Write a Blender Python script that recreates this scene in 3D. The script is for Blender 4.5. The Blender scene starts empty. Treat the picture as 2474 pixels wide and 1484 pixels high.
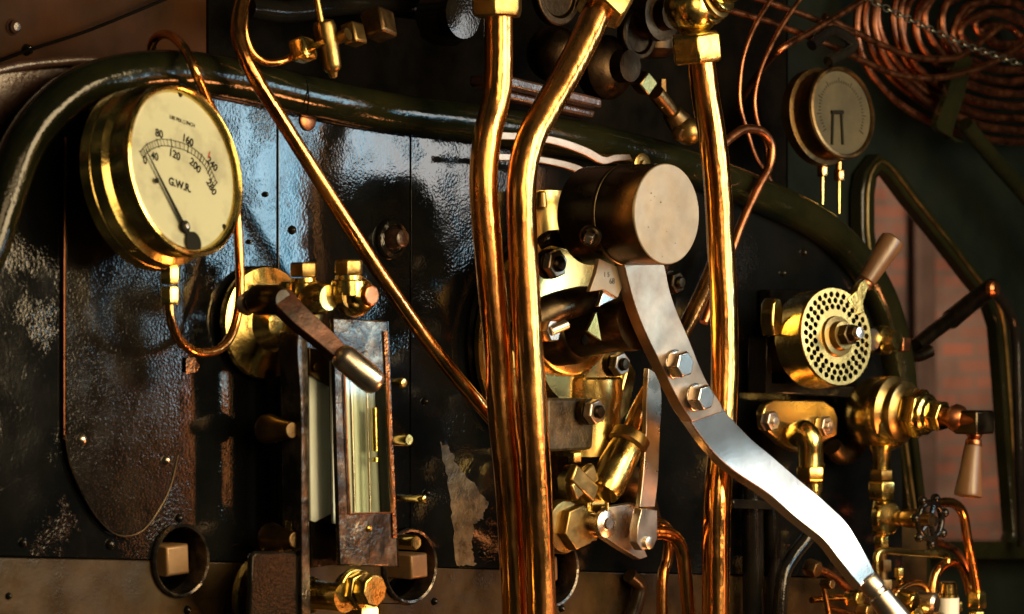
import bpy, bmesh, math, random
from mathutils import Vector, Matrix, geometry
random.seed(7)
S = bpy.context.scene
COL = S.collection
V = Vector

# ------------------------------------------------------------------ camera
TH = math.radians(47.0)
F = V((math.sin(TH), math.cos(TH), 0)); R = V((math.cos(TH), -math.sin(TH), 0)); U = V((0, 0, 1))
DIST = 4.0; WID = 1.2
CAM = V((0, 0, 1.6)) - F * DIST
cd = bpy.data.cameras.new('camera'); cam = bpy.data.objects.new('camera', cd); COL.objects.link(cam)
cam.location = CAM
cam.rotation_euler = (math.pi / 2, 0, -TH)
cd.sensor_width = 36; cd.lens = 36 * DIST / WID; cd.clip_end = 60; cd.clip_start = 0.05
cd.dof.use_dof = True; cd.dof.focus_distance = 3.92; cd.dof.aperture_fstop = 7
S.camera = cam
N = V((0, -1, 0)); Z = V((0, 0, 1)); X = V((1, 0, 0))
PX = WID / 2473 / DIST

# ------------------------------------------------------------------ world, lamps, exposure
w = bpy.data.worlds.new('World'); S.world = w; w.use_nodes = True
nt = w.node_tree; nt.nodes.clear()
wo = nt.nodes.new('ShaderNodeOutputWorld'); bg = nt.nodes.new('ShaderNodeBackground')
tc = nt.nodes.new('ShaderNodeTexCoord'); ns = nt.nodes.new('ShaderNodeTexNoise'); cr = nt.nodes.new('ShaderNodeValToRGB')
ns.inputs['Scale'].default_value = 2.2; ns.inputs['Detail'].default_value = 3
e = cr.color_ramp.elements
e[0].position = 0.40; e[0].color = (0.003, 0.003, 0.003, 1)
e[1].position = 0.72; e[1].color = (0.36, 0.25, 0.12, 1)
n_ = e.new(0.55); n_.color = (0.034, 0.040, 0.030, 1)
nt.links.new(tc.outputs['Generated'], ns.inputs['Vector']); nt.links.new(ns.outputs['Fac'], cr.inputs['Fac'])
nt.links.new(cr.outputs['Color'], bg.inputs['Color'])
sx = nt.nodes.new('ShaderNodeSeparateXYZ'); mr = nt.nodes.new('ShaderNodeMapRange')
mr.inputs['From Min'].default_value = 0.45; mr.inputs['From Max'].default_value = 0.70; mr.inputs['To Min'].default_value = 0.30; mr.inputs['To Max'].default_value = 0.12
nt.links.new(tc.outputs['Generated'], sx.inputs[0]); nt.links.new(sx.outputs[0], mr.inputs['Value']); nt.links.new(mr.outputs[0], bg.inputs['Strength'])
nt.links.new(bg.outputs[0], wo.inputs[0])
S.view_settings.view_transform = 'Standard'; S.view_settings.look = 'None'
S.view_settings.exposure = 0.3; S.view_settings.gamma = 1.0
S.view_settings.use_curve_mapping = False
S.render.engine = 'CYCLES'
S.cycles.max_bounces = 8; S.cycles.sample_clamp_indirect = 4.0


def P(u, v, d=0.0):
    """point where the sight line through (u, v) meets the plane standing d metres in front of the boiler plate"""
    r = F + R * ((u - 1236.5) * PX) + U * (-(v - 742.0) * PX)
    k = (-d - CAM.y) / r.y
    return CAM + r * k


def mpp(p): return (p - CAM).dot(F) * PX


def ax(du, dv, ratio):
    k = math.hypot(du, dv); s = math.sqrt(1 - ratio * ratio)
    return (R * (du / k * s) + U * (-dv / k * s) - F * ratio).normalized()


def onplane(u, v, o, n):
    r = F + R * ((u - 1236.5) * PX) + U * (-(v - 742.0) * PX)
    return CAM + r * ((o - CAM).dot(n) / r.dot(n))


def area(name, loc, target, sx, sy, power, col):
    ld = bpy.data.lights.new(name, 'AREA'); ld.shape = 'RECTANGLE'; ld.size = sx; ld.size_y = sy
    ld.energy = power; ld.color = col
    o = bpy.data.objects.new(name, ld); COL.objects.link(o); o.location = loc
    o.rotation_euler = (V(target) - V(loc)).to_track_quat('-Z', 'Y').to_euler()
    return o


def mirror_at(u, v, dist, n=N, d=0.0):
    p = P(u, v, d); i = (p - CAM).normalized(); r = i - 2 * i.dot(n) * n
    return p + r * dist, p

# warm cab lamp light, straight in front of the boiler
area('warm_lamp', (0.22, -2.0, 2.0), (0.1, 0, 1.6), 1.0, 1.3, 56, (1.0, 0.73, 0.39))
area('second_warm_lamp', (-0.95, -1.75, 2.0), (-0.1, 0, 1.6), 0.7, 0.9, 9, (1.0, 0.68, 0.34))
# cool daylight from the cab's side opening (seen mirrored in the black paint)
l, p = mirror_at(608, 540, 1.9)
area('side_opening_daylight', l, p, 0.10, 0.55, 2.6, (0.58, 0.86, 1.0))
l, p = mirror_at(770, 500, 1.9)
area('side_glass_daylight', l, p, 0.17, 0.36, 1.1, (0.20, 0.66, 0.95))
LN = (P(1987, 1302, 0.243) - P(1854, 1192, 0.214)).cross(P(2041, 1258, 0.243) - P(1987, 1302, 0.243)).normalized()
if LN.dot(F) > 0: LN = -LN
l, p = mirror_at(1950, 1230, 1.5, LN, 0.235)
print('LEVER NORMAL', LN, 'daylight at', l)
area('doorway_daylight', l, p, 0.26, 0.36, 2.1, (1.0, 0.97, 0.92))
# fire glow from the firehole below
l, p = mirror_at(500, 1170, 1.5)
area('fire_glow', l, p, 0.05, 0.40, 0.28, (1.0, 0.30, 0.08))
area('firehole_glow', (0.7, -0.9, 0.75), (0.0, 0, 1.6), 0.30, 0.2, 7, (1.0, 0.34, 0.10))
# daylight on the brick wall outside the window
area('yard_light', P(2900, 300, -0.5), P(2300, 900, -1.6), 0.6, 0.6, 27, (1.0, 0.78, 0.62))


# ------------------------------------------------------------------ materials
def mat(name, c1, c2=None, rough=(0.25, 0.4), metal=0.0, scale=30, bump=0.15, bscale=120, fine=0.0, fscale=600, spec=0.5,
        thr=(0.35, 0.65), stretch=(1, 1, 1), coat=0.0, bdist=0.001, mask=None):
    m = bpy.data.materials.new(name); m.use_nodes = True
    t = m.node_tree; b = t.nodes['Principled BSDF']
    tc = t.nodes.new('ShaderNodeTexCoord'); mp = t.nodes.new('ShaderNodeMapping'); mp.inputs['Scale'].default_value = stretch
    t.links.new(tc.outputs['Object'], mp.inputs['Vector'])
    n1 = t.nodes.new('ShaderNodeTexNoise'); n1.inputs['Scale'].default_value = scale; n1.inputs['Detail'].default_value = 6
    n1.inputs['Roughness'].default_value = 0.62
    t.links.new(mp.outputs[0], n1.inputs['Vector'])
    rp = t.nodes.new('ShaderNodeValToRGB'); rp.color_ramp.elements[0].position = thr[0]; rp.color_ramp.elements[1].position = thr[1]
    rp.color_ramp.elements[0].color = (*c1, 1); rp.color_ramp.elements[1].color = (*(c2 or c1), 1)
    t.links.new(n1.outputs['Fac'], rp.inputs['Fac']); t.links.new(rp.outputs[0], b.inputs['Base Color'])
    n2 = t.nodes.new('ShaderNodeTexNoise'); n2.inputs['Scale'].default_value = scale * 1.7; n2.inputs['Detail'].default_value = 8
    t.links.new(mp.outputs[0], n2.inputs['Vector'])
    mr = t.nodes.new('ShaderNodeMapRange'); mr.inputs['From Min'].default_value = 0.3; mr.inputs['From Max'].default_value = 0.7
    mr.inputs['To Min'].default_value = rough[0]; mr.inputs['To Max'].default_value = rough[1]
    t.links.new(n2.outputs['Fac'], mr.inputs['Value']); t.links.new(mr.outputs[0], b.inputs['Roughness'])
    b.inputs['Metallic'].default_value = metal; b.inputs['Specular IOR Level'].default_value = spec
    b.inputs['Coat Weight'].default_value = coat; b.inputs['Coat Roughness'].default_value = 0.12
    n3 = t.nodes.new('ShaderNodeTexNoise'); n3.inputs['Scale'].default_value = bscale; n3.inputs['Detail'].default_value = 4
    t.links.new(mp.outputs[0], n3.inputs['Vector'])
    b1 = t.nodes.new('ShaderNodeBump'); b1.inputs['Strength'].default_value = bump; b1.inputs['Distance'].default_value = bdist * 2
    t.links.new(n3.outputs['Fac'], b1.inputs['Height'])
    last = b1
    if fine:
        n4 = t.nodes.new('ShaderNodeTexNoise'); n4.inputs['Scale'].default_value = fscale; n4.inputs['Detail'].default_value = 2
        t.links.new(tc.outputs['Object'], n4.inputs['Vector'])
        b2 = t.nodes.new('ShaderNodeBump'); b2.inputs['Strength'].default_value = fine; b2.inputs['Distance'].default_value = 0.0008
        if mask:
            n5 = t.nodes.new('ShaderNodeTexNoise'); n5.inputs['Scale'].default_value = mask; n5.inputs['Detail'].default_value = 5; n5.inputs['Roughness'].default_value = 0.7
            t.links.new(tc.outputs['Object'], n5.inputs['Vector'])
            m5 = t.nodes.new('ShaderNodeMapRange'); m5.inputs['From Min'].default_value = 0.50; m5.inputs['From Max'].default_value = 0.66
            m5.inputs['To Min'].default_value = fine * 0.18; m5.inputs['To Max'].default_value = fine * 1.6
            t.links.new(n5.outputs['Fac'], m5.inputs['Value']); t.links.new(m5.outputs[0], b2.inputs['Strength'])
        t.links.new(n4.outputs['Fac'], b2.inputs['Height']); t.links.new(b1.outputs[0], b2.inputs['Normal']); last = b2
    t.links.new(last.outputs[0], b.inputs['Normal'])
    return m

M = {}
M['black'] = mat('black_gloss_paint', (0.002, 0.0028, 0.0036), (0.005, 0.0055, 0.006), (0.05, 0.12), 0, 9, 0.20, 38, 0.5, 300, 0.42, bdist=0.0006, mask=7)
M['speckled'] = mat('scoured_sooty_steel', (0.05, 0.047, 0.045), (0.24, 0.19, 0.14), (0.14, 0.3), 0.85, 35, 0.5, 60, 0.8, 330, thr=(0.45, 0.7), mask=25)
M['coppercrust'] = mat('crusted_copper_edge', (0.45, 0.17, 0.06), (0.10, 0.05, 0.03), (0.15, 0.35), 1, 60, 0.6, 90, 1.0, 350)
M['satinbrass'] = mat('satin_brass_casting', (0.72, 0.54, 0.20), (0.52, 0.36, 0.11), (0.22, 0.32), 1, 12, 0.25, 30, 0.08, 300)
M['blacksmooth'] = mat('black_worn_paint', (0.004, 0.004, 0.0045), (0.010, 0.009, 0.007), (0.06, 0.15), 0, 20, 0.15, 60, 0.25, 350, 0.34, bdist=0.0006)
M['darkred'] = mat('black_oxide_red', (0.02, 0.012, 0.010), (0.07, 0.035, 0.025), (0.2, 0.4), 0, 25, 0.5, 70, 0.5, 350, 0.8)
M['brown'] = mat('brown_sheet', (0.046, 0.029, 0.012), (0.012, 0.008, 0.004), (0.22, 0.4), 0, 14, 0.3, 45, 0.5, 350, 0.28, mask=14)
M['rust'] = mat('rust_brown_sheet', (0.042, 0.0145, 0.0032), (0.017, 0.007, 0.002), (0.4, 0.6), 0, 9, 0.3, 30, 0.25, 400, 0.06)
M['flake'] = mat('bare_worn_patch', (0.10, 0.078, 0.05), (0.02, 0.015, 0.010), (0.3, 0.5), 0.3, 60, 0.6, 90, 0.7, 350, 0.5)
M['green'] = mat('dark_green_paint', (0.0045, 0.006, 0.003), (0.010, 0.0105, 0.004), (0.09, 0.18), 0, 14, 0.35, 45, 0.55, 260, 0.34, mask=12)
M['deepgreen'] = mat('deep_green_sheet', (0.003, 0.006, 0.005), (0.007, 0.010, 0.0075), (0.35, 0.5), 0, 7, 0.2, 40, 0.2, 300, 0.15)
M['copper'] = mat('polished_copper', (0.90, 0.46, 0.15), (0.58, 0.24, 0.075), (0.10, 0.32), 1, 14, 0.55, 20, 0.12, 160, stretch=(1, 1, 0.35), bdist=0.004)
M['copperdent'] = mat('dented_copper', (0.88, 0.45, 0.14), (0.66, 0.28, 0.08), (0.10, 0.24), 1, 18, 0.6, 17, 0.12, 130, stretch=(1, 1, 0.4), bdist=0.004)
M['coilcopper'] = mat('old_coil_copper', (0.48, 0.18, 0.085), (0.16, 0.07, 0.04), (0.25, 0.42), 1, 40, 0.3, 60)
M['chainsteel'] = mat('weathered_chain_steel', (0.20, 0.19, 0.14), (0.09, 0.085, 0.06), (0.35, 0.5), 1, 60, 0.2, 90)
M['tan'] = mat('tan_plug_metal', (0.30, 0.175, 0.075), (0.20, 0.12, 0.055), (0.35, 0.5), 0.4, 40, 0.15, 60)
M['pier'] = mat('sooty_brown_pipe', (0.085, 0.05, 0.04), (0.05, 0.03, 0.024), (0.6, 0.8), 0, 12, 0.2, 60, spec=0.1)
M['dim'] = mat('dimmed_bronze', (0.065, 0.042, 0.024), (0.03, 0.02, 0.012), (0.3, 0.5), 1, 30, 0.4, 60, 0.2, 300)  # darker copy of the bronze, keeping the top fittings dim by colour
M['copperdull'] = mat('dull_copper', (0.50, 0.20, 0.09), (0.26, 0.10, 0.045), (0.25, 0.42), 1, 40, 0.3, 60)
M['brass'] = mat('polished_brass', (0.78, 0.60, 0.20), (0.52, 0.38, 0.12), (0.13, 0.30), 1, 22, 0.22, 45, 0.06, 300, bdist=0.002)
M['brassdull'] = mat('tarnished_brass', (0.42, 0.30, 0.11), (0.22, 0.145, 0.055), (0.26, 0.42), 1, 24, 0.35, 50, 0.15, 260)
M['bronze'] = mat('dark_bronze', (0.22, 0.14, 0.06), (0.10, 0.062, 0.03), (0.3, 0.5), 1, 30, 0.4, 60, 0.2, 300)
M['steel'] = mat('bright_steel', (0.66, 0.60, 0.52), (0.46, 0.39, 0.32), (0.24, 0.36), 1, 18, 0.15, 30, 0.05, 500, stretch=(1, 1, 1))
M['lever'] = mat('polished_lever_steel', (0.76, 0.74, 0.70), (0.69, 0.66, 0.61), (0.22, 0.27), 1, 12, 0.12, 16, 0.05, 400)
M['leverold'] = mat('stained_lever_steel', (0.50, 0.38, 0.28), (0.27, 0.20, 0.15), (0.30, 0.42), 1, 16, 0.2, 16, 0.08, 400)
M['disc'] = mat('satin_steel_face', (0.29, 0.232, 0.162), (0.22, 0.172, 0.115), (0.40, 0.50), 0.5, 30, 0.10, 60, 0.08, 500)
M['darksteel'] = mat('oily_dark_steel', (0.10, 0.075, 0.045), (0.04, 0.03, 0.02), (0.26, 0.42), 1, 25, 0.3, 50, 0.15, 300)
M['weight'] = mat('bronzed_steel_barrel', (0.10, 0.082, 0.046), (0.05, 0.040, 0.024), (0.24, 0.34), 1, 12, 0.15, 30, 0.1, 300)
M['wood'] = mat('dark_wood_grip', (0.14, 0.075, 0.035), (0.07, 0.036, 0.018), (0.28, 0.42), 0, 30, 0.2, 60, stretch=(1, 1, 0.25), spec=0.6)
M['orange'] = mat('red_brown_bar', (0.075, 0.025, 0.011), (0.018, 0.010, 0.007), (0.3, 0.5), 0.5, 40, 0.4, 80, 0.3, 350)
M['cream'] = mat('aged_cream_dial', (0.60, 0.59, 0.54), (0.29, 0.27, 0.25), (0.5, 0.6), 0, 22, 0.0, 60, thr=(0.48, 0.80))
M['milk'] = mat('pale_gauge_backing', (0.76, 0.84, 0.82), (0.58, 0.63, 0.60), (0.4, 0.5), 0, 20, 0.1, 60, stretch=(3, 3, 0.5))
M['ink'] = mat('black_ink', (0.012, 0.011, 0.010), None, (0.5, 0.6), 0, 20, 0, 60, spec=0.1)
M['stain'] = mat('grey_smudge', (0.30, 0.25, 0.20), (0.44, 0.36, 0.26), (0.6, 0.7), 0, 90, 0, 60)
M['redink'] = mat('red_ink', (0.45, 0.05, 0.03), None, (0.5, 0.6), 0, 20, 0, 60)
M['olddial'] = mat('browned_dial', (0.10, 0.075, 0.05), (0.05, 0.038, 0.027), (0.4, 0.5), 0, 18, 0.1, 60)
M['dullblack'] = mat('dull_black', (0.003, 0.003, 0.003), (0.007, 0.006, 0.005), (0.4, 0.6), 0, 20, 0.2, 60, spec=0.0)  # near-black without shine, for dark sheets, holes and recesses

m = bpy.data.materials.new('thin_glass'); m.use_nodes = True; t = m.node_tree; t.nodes.clear()
o_ = t.nodes.new('ShaderNodeOutputMaterial'); mx = t.nodes.new('ShaderNodeMixShader'); tr = t.nodes.new('ShaderNodeBsdfTransparent')
gl = t.nodes.new('ShaderNodeBsdfGlossy'); fr = t.nodes.new('ShaderNodeLayerWeight'); fr.inputs['Blend'].default_value = 0.12
gl.inputs['Roughness'].default_value = 0.06; tr.inputs['Color'].default_value = (0.93, 0.95, 0.90, 1)
fm = t.nodes.new('ShaderNodeMath'); fm.operation = 'MULTIPLY_ADD'; fm.inputs[1].default_value = 0.35; fm.inputs[2].default_value = 0.008; t.links.new(fr.outputs['Facing'], fm.inputs[0]); t.links.new(fm.outputs[0], mx.inputs[0]); t.links.new(tr.outputs[0], mx.inputs[1]); t.links.new(gl.outputs[0], mx.inputs[2])
t.links.new(mx.outputs[0], o_.inputs[0]); M['glass'] = m

m = bpy.data.materials.new('brick_wall'); m.use_nodes = True; t = m.node_tree; b = t.nodes['Principled BSDF']
tcn = t.nodes.new('ShaderNodeTexCoord'); bt = t.nodes.new('ShaderNodeTexBrick'); mp = t.nodes.new('ShaderNodeMapping')
mp.inputs['Rotation'].default_value = (math.pi / 2, 0, 0)
bt.inputs['Scale'].default_value = 1; bt.inputs['Brick Width'].default_value = 0.125; bt.inputs['Row Height'].default_value = 0.037
bt.inputs['Mortar Size'].default_value = 0.006; bt.inputs['Color1'].default_value = (0.27, 0.095, 0.06, 1)
bt.inputs['Color2'].default_value = (0.15, 0.085, 0.065, 1); bt.inputs['Mortar'].default_value = (0.15, 0.10, 0.08, 1)
nn = t.nodes.new('ShaderNodeTexNoise'); nn.inputs['Scale'].default_value = 6; nn.inputs['Detail'].default_value = 5
mxc = t.nodes.new('ShaderNodeMix'); mxc.data_type = 'RGBA'; mxc.blend_type = 'MULTIPLY'; mxc.inputs[0].default_value = 0.8
rr = t.nodes.new('ShaderNodeValToRGB'); rr.color_ramp.elements[0].position = 0.35; rr.color_ramp.elements[0].color = (0.35, 0.3, 0.3, 1)
rr.color_ramp.elements[1].position = 0.65; rr.color_ramp.elements[1].color = (1.2, 1.1, 1.1, 1)
t.links.new(tcn.outputs['Object'], mp.inputs['Vector']); t.links.new(mp.outputs[0], bt.inputs['Vector'])
t.links.new(tcn.outputs['Object'], nn.inputs['Vector']); t.links.new(nn.outputs[0], rr.inputs[0])
t.links.new(bt.outputs['Color'], mxc.inputs[6]); t.links.new(rr.outputs[0], mxc.inputs[7]); t.links.new(mxc.outputs[2], b.inputs['Base Color'])
b.inputs['Roughness'].default_value = 0.85; M['brick'] = m


# ------------------------------------------------------------------ mesh building
def frame(a):
    a = a.normalized(); h = Z if abs(a.z) < 0.9 else X
    x = h.cross(a).normalized(); return x, a.cross(x).normalized(), a


def smooth_pts(pts, n=6):
    out = []
    for i in range(len(pts) - 1):
        p0 = pts[max(i - 1, 0)]; p1 = pts[i]; p2 = pts[i + 1]; p3 = pts[min(i + 2, len(pts) - 1)]
        for k in range(n):
            s = k / n
            out.append(0.5 * ((2 * p1) + (p2 - p0) * s + (2 * p0 - 5 * p1 + 4 * p2 - p3) * s * s + (3 * p1 - p0 - 3 * p2 + p3) * s ** 3))
    out.append(pts[-1]); return out


class MB:
    def __init__(s): s.v = []; s.f = []

    def _grid(s, rings, closed=True):
        for i in range(len(rings) - 1):
            a, b = rings[i], rings[i + 1]; n = len(a)
            for j in range(n if closed else n - 1):
                s.f.append((a[j], a[(j + 1) % n], b[(j + 1) % n], b[j]))

    def ring(s, pts):
        k = len(s.v); s.v += pts; return list(range(k, k + len(pts)))

    def lathe(s, o, a, prof, seg=36, rot=0.0, ell=1.0):
        """prof in metres"""
        x, y, a = frame(a); rings = []
        for (t_, r) in prof:
            rings.append(s.ring([o + a * t_ + (x * math.cos(rot + 2 * math.pi * j / seg) + y * (ell * math.sin(rot + 2 * math.pi * j / seg))) * max(r, 1e-5) for j in range(seg)]))
        s._grid(rings)
        s.f.append(tuple(reversed(rings[0]))); s.f.append(tuple(rings[-1]))
        return s

    def L(s, u, v, d, a, prof, seg=36, rot=0.0):
        """prof in picture-sized units: t as it appears along the axis, r as it appears across"""
        o = P(u, v, d); k = mpp(o); ap = math.sqrt(max(1 - a.dot(F) ** 2, 0.05))
        return s.lathe(o, a, [(t_ * k / ap, r * k) for t_, r in prof], seg, rot)

    def H(s, u, v, d, a, t0, t1, r, n=6, rot=0.0, ch=0.08):
        c = (t1 - t0) * 0.14
        return s.L(u, v, d, a, [(t0, r * (1 - ch)), (t0 + c, r), (t1 - c, r), (t1, r * (1 - ch))], n, rot)

    def ball(s, o, r, n=20, sq=(1, 1, 1)):
        prof = [(-r * math.cos(math.pi * i / 12), r * math.sin(math.pi * i / 12)) for i in range(13)]
        return s.lathe(o, Z, prof, n)

    def tube(s, pts, r, seg=18, sm=6, flat=1.0, closed=False):
        if sm > 1: pts = smooth_pts(pts, sm)
        n = len(pts); rs = r if isinstance(r, list) else [r] * n
        if isinstance(r, list) and len(r) != n:
            rs = [r[0] + (r[-1] - r[0]) * i / (n - 1) for i in range(n)]
        tg = (pts[1] - pts[0]).normalized(); x = frame(tg)[0]; rings = []
        for i, p in enumerate(pts):
            t2 = (pts[min(i + 1, n - 1)] - pts[max(i - 1, 0)]).normalized()
            x = (x - t2 * x.dot(t2)).normalized(); y = t2.cross(x)
            rings.append(s.ring([p + (x * math.cos(2 * math.pi * j / seg) + y * math.sin(2 * math.pi * j / seg)) * rs[i] for j in range(seg)]))
        s._grid(rings)
        if not closed:
            s.f.append(tuple(reversed(rings[0]))); s.f.append(tuple(rings[-1]))
        return s

    def T(s, uvd, r, seg=18, sm=6):
        pts = [P(*q) for q in uvd]; k = mpp(pts[len(pts) // 2])
        return s.tube(pts, [x_ * k for x_ in r] if isinstance(r, list) else r * k, seg, sm)

    def poly(s, loops, ext):
        """outer loop + holes, all in one plane, given thickness by the vector ext (front face at the given points)"""
        base = len(s.v); flat = [p for l_ in loops for p in l_]
        s.v += flat; n = len(flat); s.v += [p + ext for p in flat]
        if len(loops) > 1:
            nrm = geometry.normal(loops[0][:3]) if len(loops[0]) == 3 else sum(((loops[0][i] - loops[0][0]).cross(loops[0][i + 1] - loops[0][0]) for i in range(1, len(loops[0]) - 1)), V((0, 0, 0))).normalized()
            fx, fy, _ = frame(nrm); o0 = loops[0][0]; f2d = [V(((p - o0).dot(fx), (p - o0).dot(fy))) for p in flat]; ed = []; k = 0
            for l_ in loops: ed += [(k + j, k + (j + 1) % len(l_)) for j in range(len(l_))]; k += len(l_)
            ov, _, of, src, _, _ = geometry.delaunay_2d_cdt(f2d, ed, [], 0, 1e-7)
            def inside(q, a, b):
                c = False; j = b - 1
                for i in range(a, b):
                    if (f2d[i].y > q.y) != (f2d[j].y > q.y) and q.x < (f2d[j].x - f2d[i].x) * (q.y - f2d[i].y) / (f2d[j].y - f2d[i].y) + f2d[i].x: c = not c
                    j = i
                return c
            rg_ = []; k = 0
            for l_ in loops: rg_.append((k, k + len(l_))); k += len(l_)
            tri = []
            for f_ in of:
                q = (ov[f_[0]] + ov[f_[1]] + ov[f_[2]]) / 3
                if inside(q, *rg_[0]) and not any(inside(q, *r_) for r_ in rg_[1:]): tri.append(tuple(src[i][0] for i in f_))
        else: tri = geometry.tessellate_polygon(loops)
        for (a, b, c) in tri:
            s.f.append((base + a, base + b, base + c)); s.f.append((base + n + c, base + n + b, base + n + a))
        k = base
        for l_ in loops:
            m_ = len(l_)
            for j in range(m_):
                a, b = k + j, k + (j + 1) % m_; s.f.append((a, b, b + n, a + n))
            k += m_
        return s

    def pl(s, uv, d, thk, holes=()):
        """flat piece parallel to the boiler plate, outline in picture units"""
        lo = [[P(a, b, d) for a, b in uv]] + [h for h in holes]
        return s.poly(lo, V((0, thk, 0)))

    def strap(s, secs, thk, sm=5):
        Ls = smooth_pts([P(a, b, d) for a, b, c, e_, d in secs], sm); Rs = smooth_pts([P(c, e_, d) for a, b, c, e_, d in secs], sm)
        rings = []
        for i, (l_, r_) in enumerate(zip(Ls, Rs)):
            i0, i1 = max(i - 1, 0), min(i + 1, len(Ls) - 1)
            tg = ((Ls[i1] + Rs[i1]) - (Ls[i0] + Rs[i0])).normalized()
            nn_ = tg.cross(r_ - l_).normalized()
            if nn_.dot(F) < 0: nn_ = -nn_
            rings.append(s.ring([l_, r_, r_ + nn_ * thk, l_ + nn_ * thk]))
        s._grid(rings); s.f.append(tuple(reversed(rings[0]))); s.f.append(tuple(rings[-1]))
        return s

    def box(s, c, x, y, z):
        """half vectors"""
        q = [c + x * i + y * j + z * k for i in (-1, 1) for j in (-1, 1) for k in (-1, 1)]
        b = len(s.v); s.v += q
        for f_ in ((0, 1, 3, 2), (4, 6, 7, 5), (0, 4, 5, 1), (2, 3, 7, 6), (0, 2, 6, 4), (1, 5, 7, 3)): s.f.append(tuple(b + i for i in f_))
        return s

    def build(s, name, m, parent=None, bev=0.0, ang=35, origin=None):
        if origin is None:
            if parent: origin = s.root(parent)
            else:
                lo = [min(p[i] for p in s.v) for i in range(3)]; hi = [max(p[i] for p in s.v) for i in range(3)]
                origin = V([(lo[i] + hi[i]) / 2 for i in range(3)])
        me = bpy.data.meshes.new(name); me.from_pydata([tuple(p - origin) for p in s.v], [], s.f)
        bm = bmesh.new(); bm.from_mesh(me); bmesh.ops.recalc_face_normals(bm, faces=bm.faces); bm.to_mesh(me); bm.free()
        me.materials.append(M[m]); me.polygons.foreach_set('use_smooth', [True] * len(me.polygons))
        me.set_sharp_from_angle(angle=math.radians(ang))
        o = bpy.data.objects.new(name, me); COL.objects.link(o)
        if parent: o.parent = parent
        else: o.location = origin
        if bev:
            b = o.modifiers.new('bevel', 'BEVEL'); b.width = bev; b.segments = 2; b.limit_method = 'ANGLE'; b.angle_limit = math.radians(40)
            b.harden_normals = False
        return o

    @staticmethod
    def root(o):
        l_ = V((0, 0, 0))
        while o: l_ += o.location; o = o.parent
        return l_


LABELS = set()


def tag(o, label, cat, group=None, kind=None):
    o['label'] = label; o['category'] = cat
    if group: o['group'] = group
    if kind: o['kind'] = kind
    if label in LABELS: print('DUPLICATE LABEL', label)
    LABELS.add(label); return o


def thing(name, label, cat, u, v, d, group=None):
    o = bpy.data.objects.new(name, None); COL.objects.link(o); o.location = P(u, v, d); o.empty_display_size = 0.02
    return tag(o, label, cat, group)


def circ(o, r, n=40, x=X, y=Z, a0=0, a1=2 * math.pi):
    full = abs(a1 - a0 - 2 * math.pi) < 1e-6
    return [o + (x * math.cos(a0 + (a1 - a0) * j / (n if full else n - 1)) + y * math.sin(a0 + (a1 - a0) * j / (n if full else n - 1))) * r for j in range(n)]


def text(s, size, pos, ex, ey, m, parent, lift, bold=0.0):
    cu = bpy.data.curves.new('t', 'FONT'); cu.body = s; cu.size = size; cu.align_x = 'CENTER'; cu.align_y = 'CENTER'
    cu.extrude = 0.0001; cu.offset = bold
    o = bpy.data.objects.new('t', cu); COL.objects.link(o); bpy.context.view_layer.update()
    dg = bpy.context.evaluated_depsgraph_get(); me = bpy.data.meshes.new_from_object(o.evaluated_get(dg))
    bpy.data.objects.remove(o)
    n = ex.cross(ey); org = MB.root(parent)
    for v_ in me.vertices:
        q = pos + ex * v_.co.x + ey * v_.co.y + n * (v_.co.z + lift) - org; v_.co = q
    me.name = 'lettering'; me.materials.clear(); me.materials.append(M[m])
    r = bpy.data.objects.new('lettering', me); COL.objects.link(r); r.parent = parent
    return r


# ================================================================== THE SETTING
# brick wall far beyond the window
mb = MB(); mb.box(V((2.2, 1.75, 1.6)), V((3, 0, 0)), V((0, 0.1, 0)), V((0, 0, 2.5)))
tag(mb.build('brick_wall', 'brick'), 'weathered red brick wall out of focus beyond the cab window', 'wall')
mb = MB()
for (u0, u1) in ((2216, 2262),):
    mb.pl([(u0, 300), (u1, 300), (u1 + 6, 1400), (u0 + 6, 1400)], -1.60, 0.02)
tag(mb.build('drainpipe', 'pier', bev=0.02), 'dark upright pipe on the brick wall seen through the window', 'pipe')

# cab front sheet with the window opening
WIN = [(2112, 470), (2118, 430), (2131, 413), (2150, 428), (2200, 495), (2270, 582), (2347, 682), (2390, 735), (2408, 790), (2420, 930), (2430, 1080),
       (2447, 1290), (2440, 1304), (2245, 1302), (2228, 1240), (2204, 1067), (2174, 890), (2154, 778), (2127, 668), (2112, 560)]
cab = thing('cab_front', 'brown and green cab front sheet behind the boiler with an upright window opening', 'wall', 1236, 300, -0.16)
mb = MB(); mb.pl([(-300, -200), (500, -200), (500, 700), (-300, 700)], -0.155, 0.01)
mb.build('sheet', 'rust', cab, bev=0.002)['label'] = 'rust brown sheet above the boiler at left'
mb = MB(); mb.pl([(503, -200), (1900, -200), (1900, 1700), (503, 1700)], -0.155, 0.01)
mb.build('sheet', 'dullblack', cab, bev=0.002)['label'] = 'plain black sheet behind the middle fittings'  # plain black fill behind the fittings
mb = MB(); mb.poly([[P(a, b, -0.155) for a, b in [(1903, -200), (2900, -200), (2900, 1800), (1903, 1800)]], [P(a, b, -0.155) for a, b in WIN]], V((0, 0.01, 0)))
mb.build('sheet', 'deepgreen', cab)['label'] = 'deep green sheet round the window'
for (u, v, r) in ((30, 66, 17), (64, 121, 12)):
    mb = MB(); mb.L(u, v, -0.155, N, [(0, r * 1.25), (2, r * 1.2), (4, r * 1.0), (10, r * 0.95), (14, r * 0.6), (15, 0)], 20)
    mb.build('bolt', 'darkred' if r > 15 else 'blacksmooth', cab)
mb = MB(); mb.T([(-30, 158, -0.14), (80, 118, -0.14), (220, 72, -0.14), (420, -10, -0.14)], 4)  # dark tube put in for the shadow line of a crease
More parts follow.
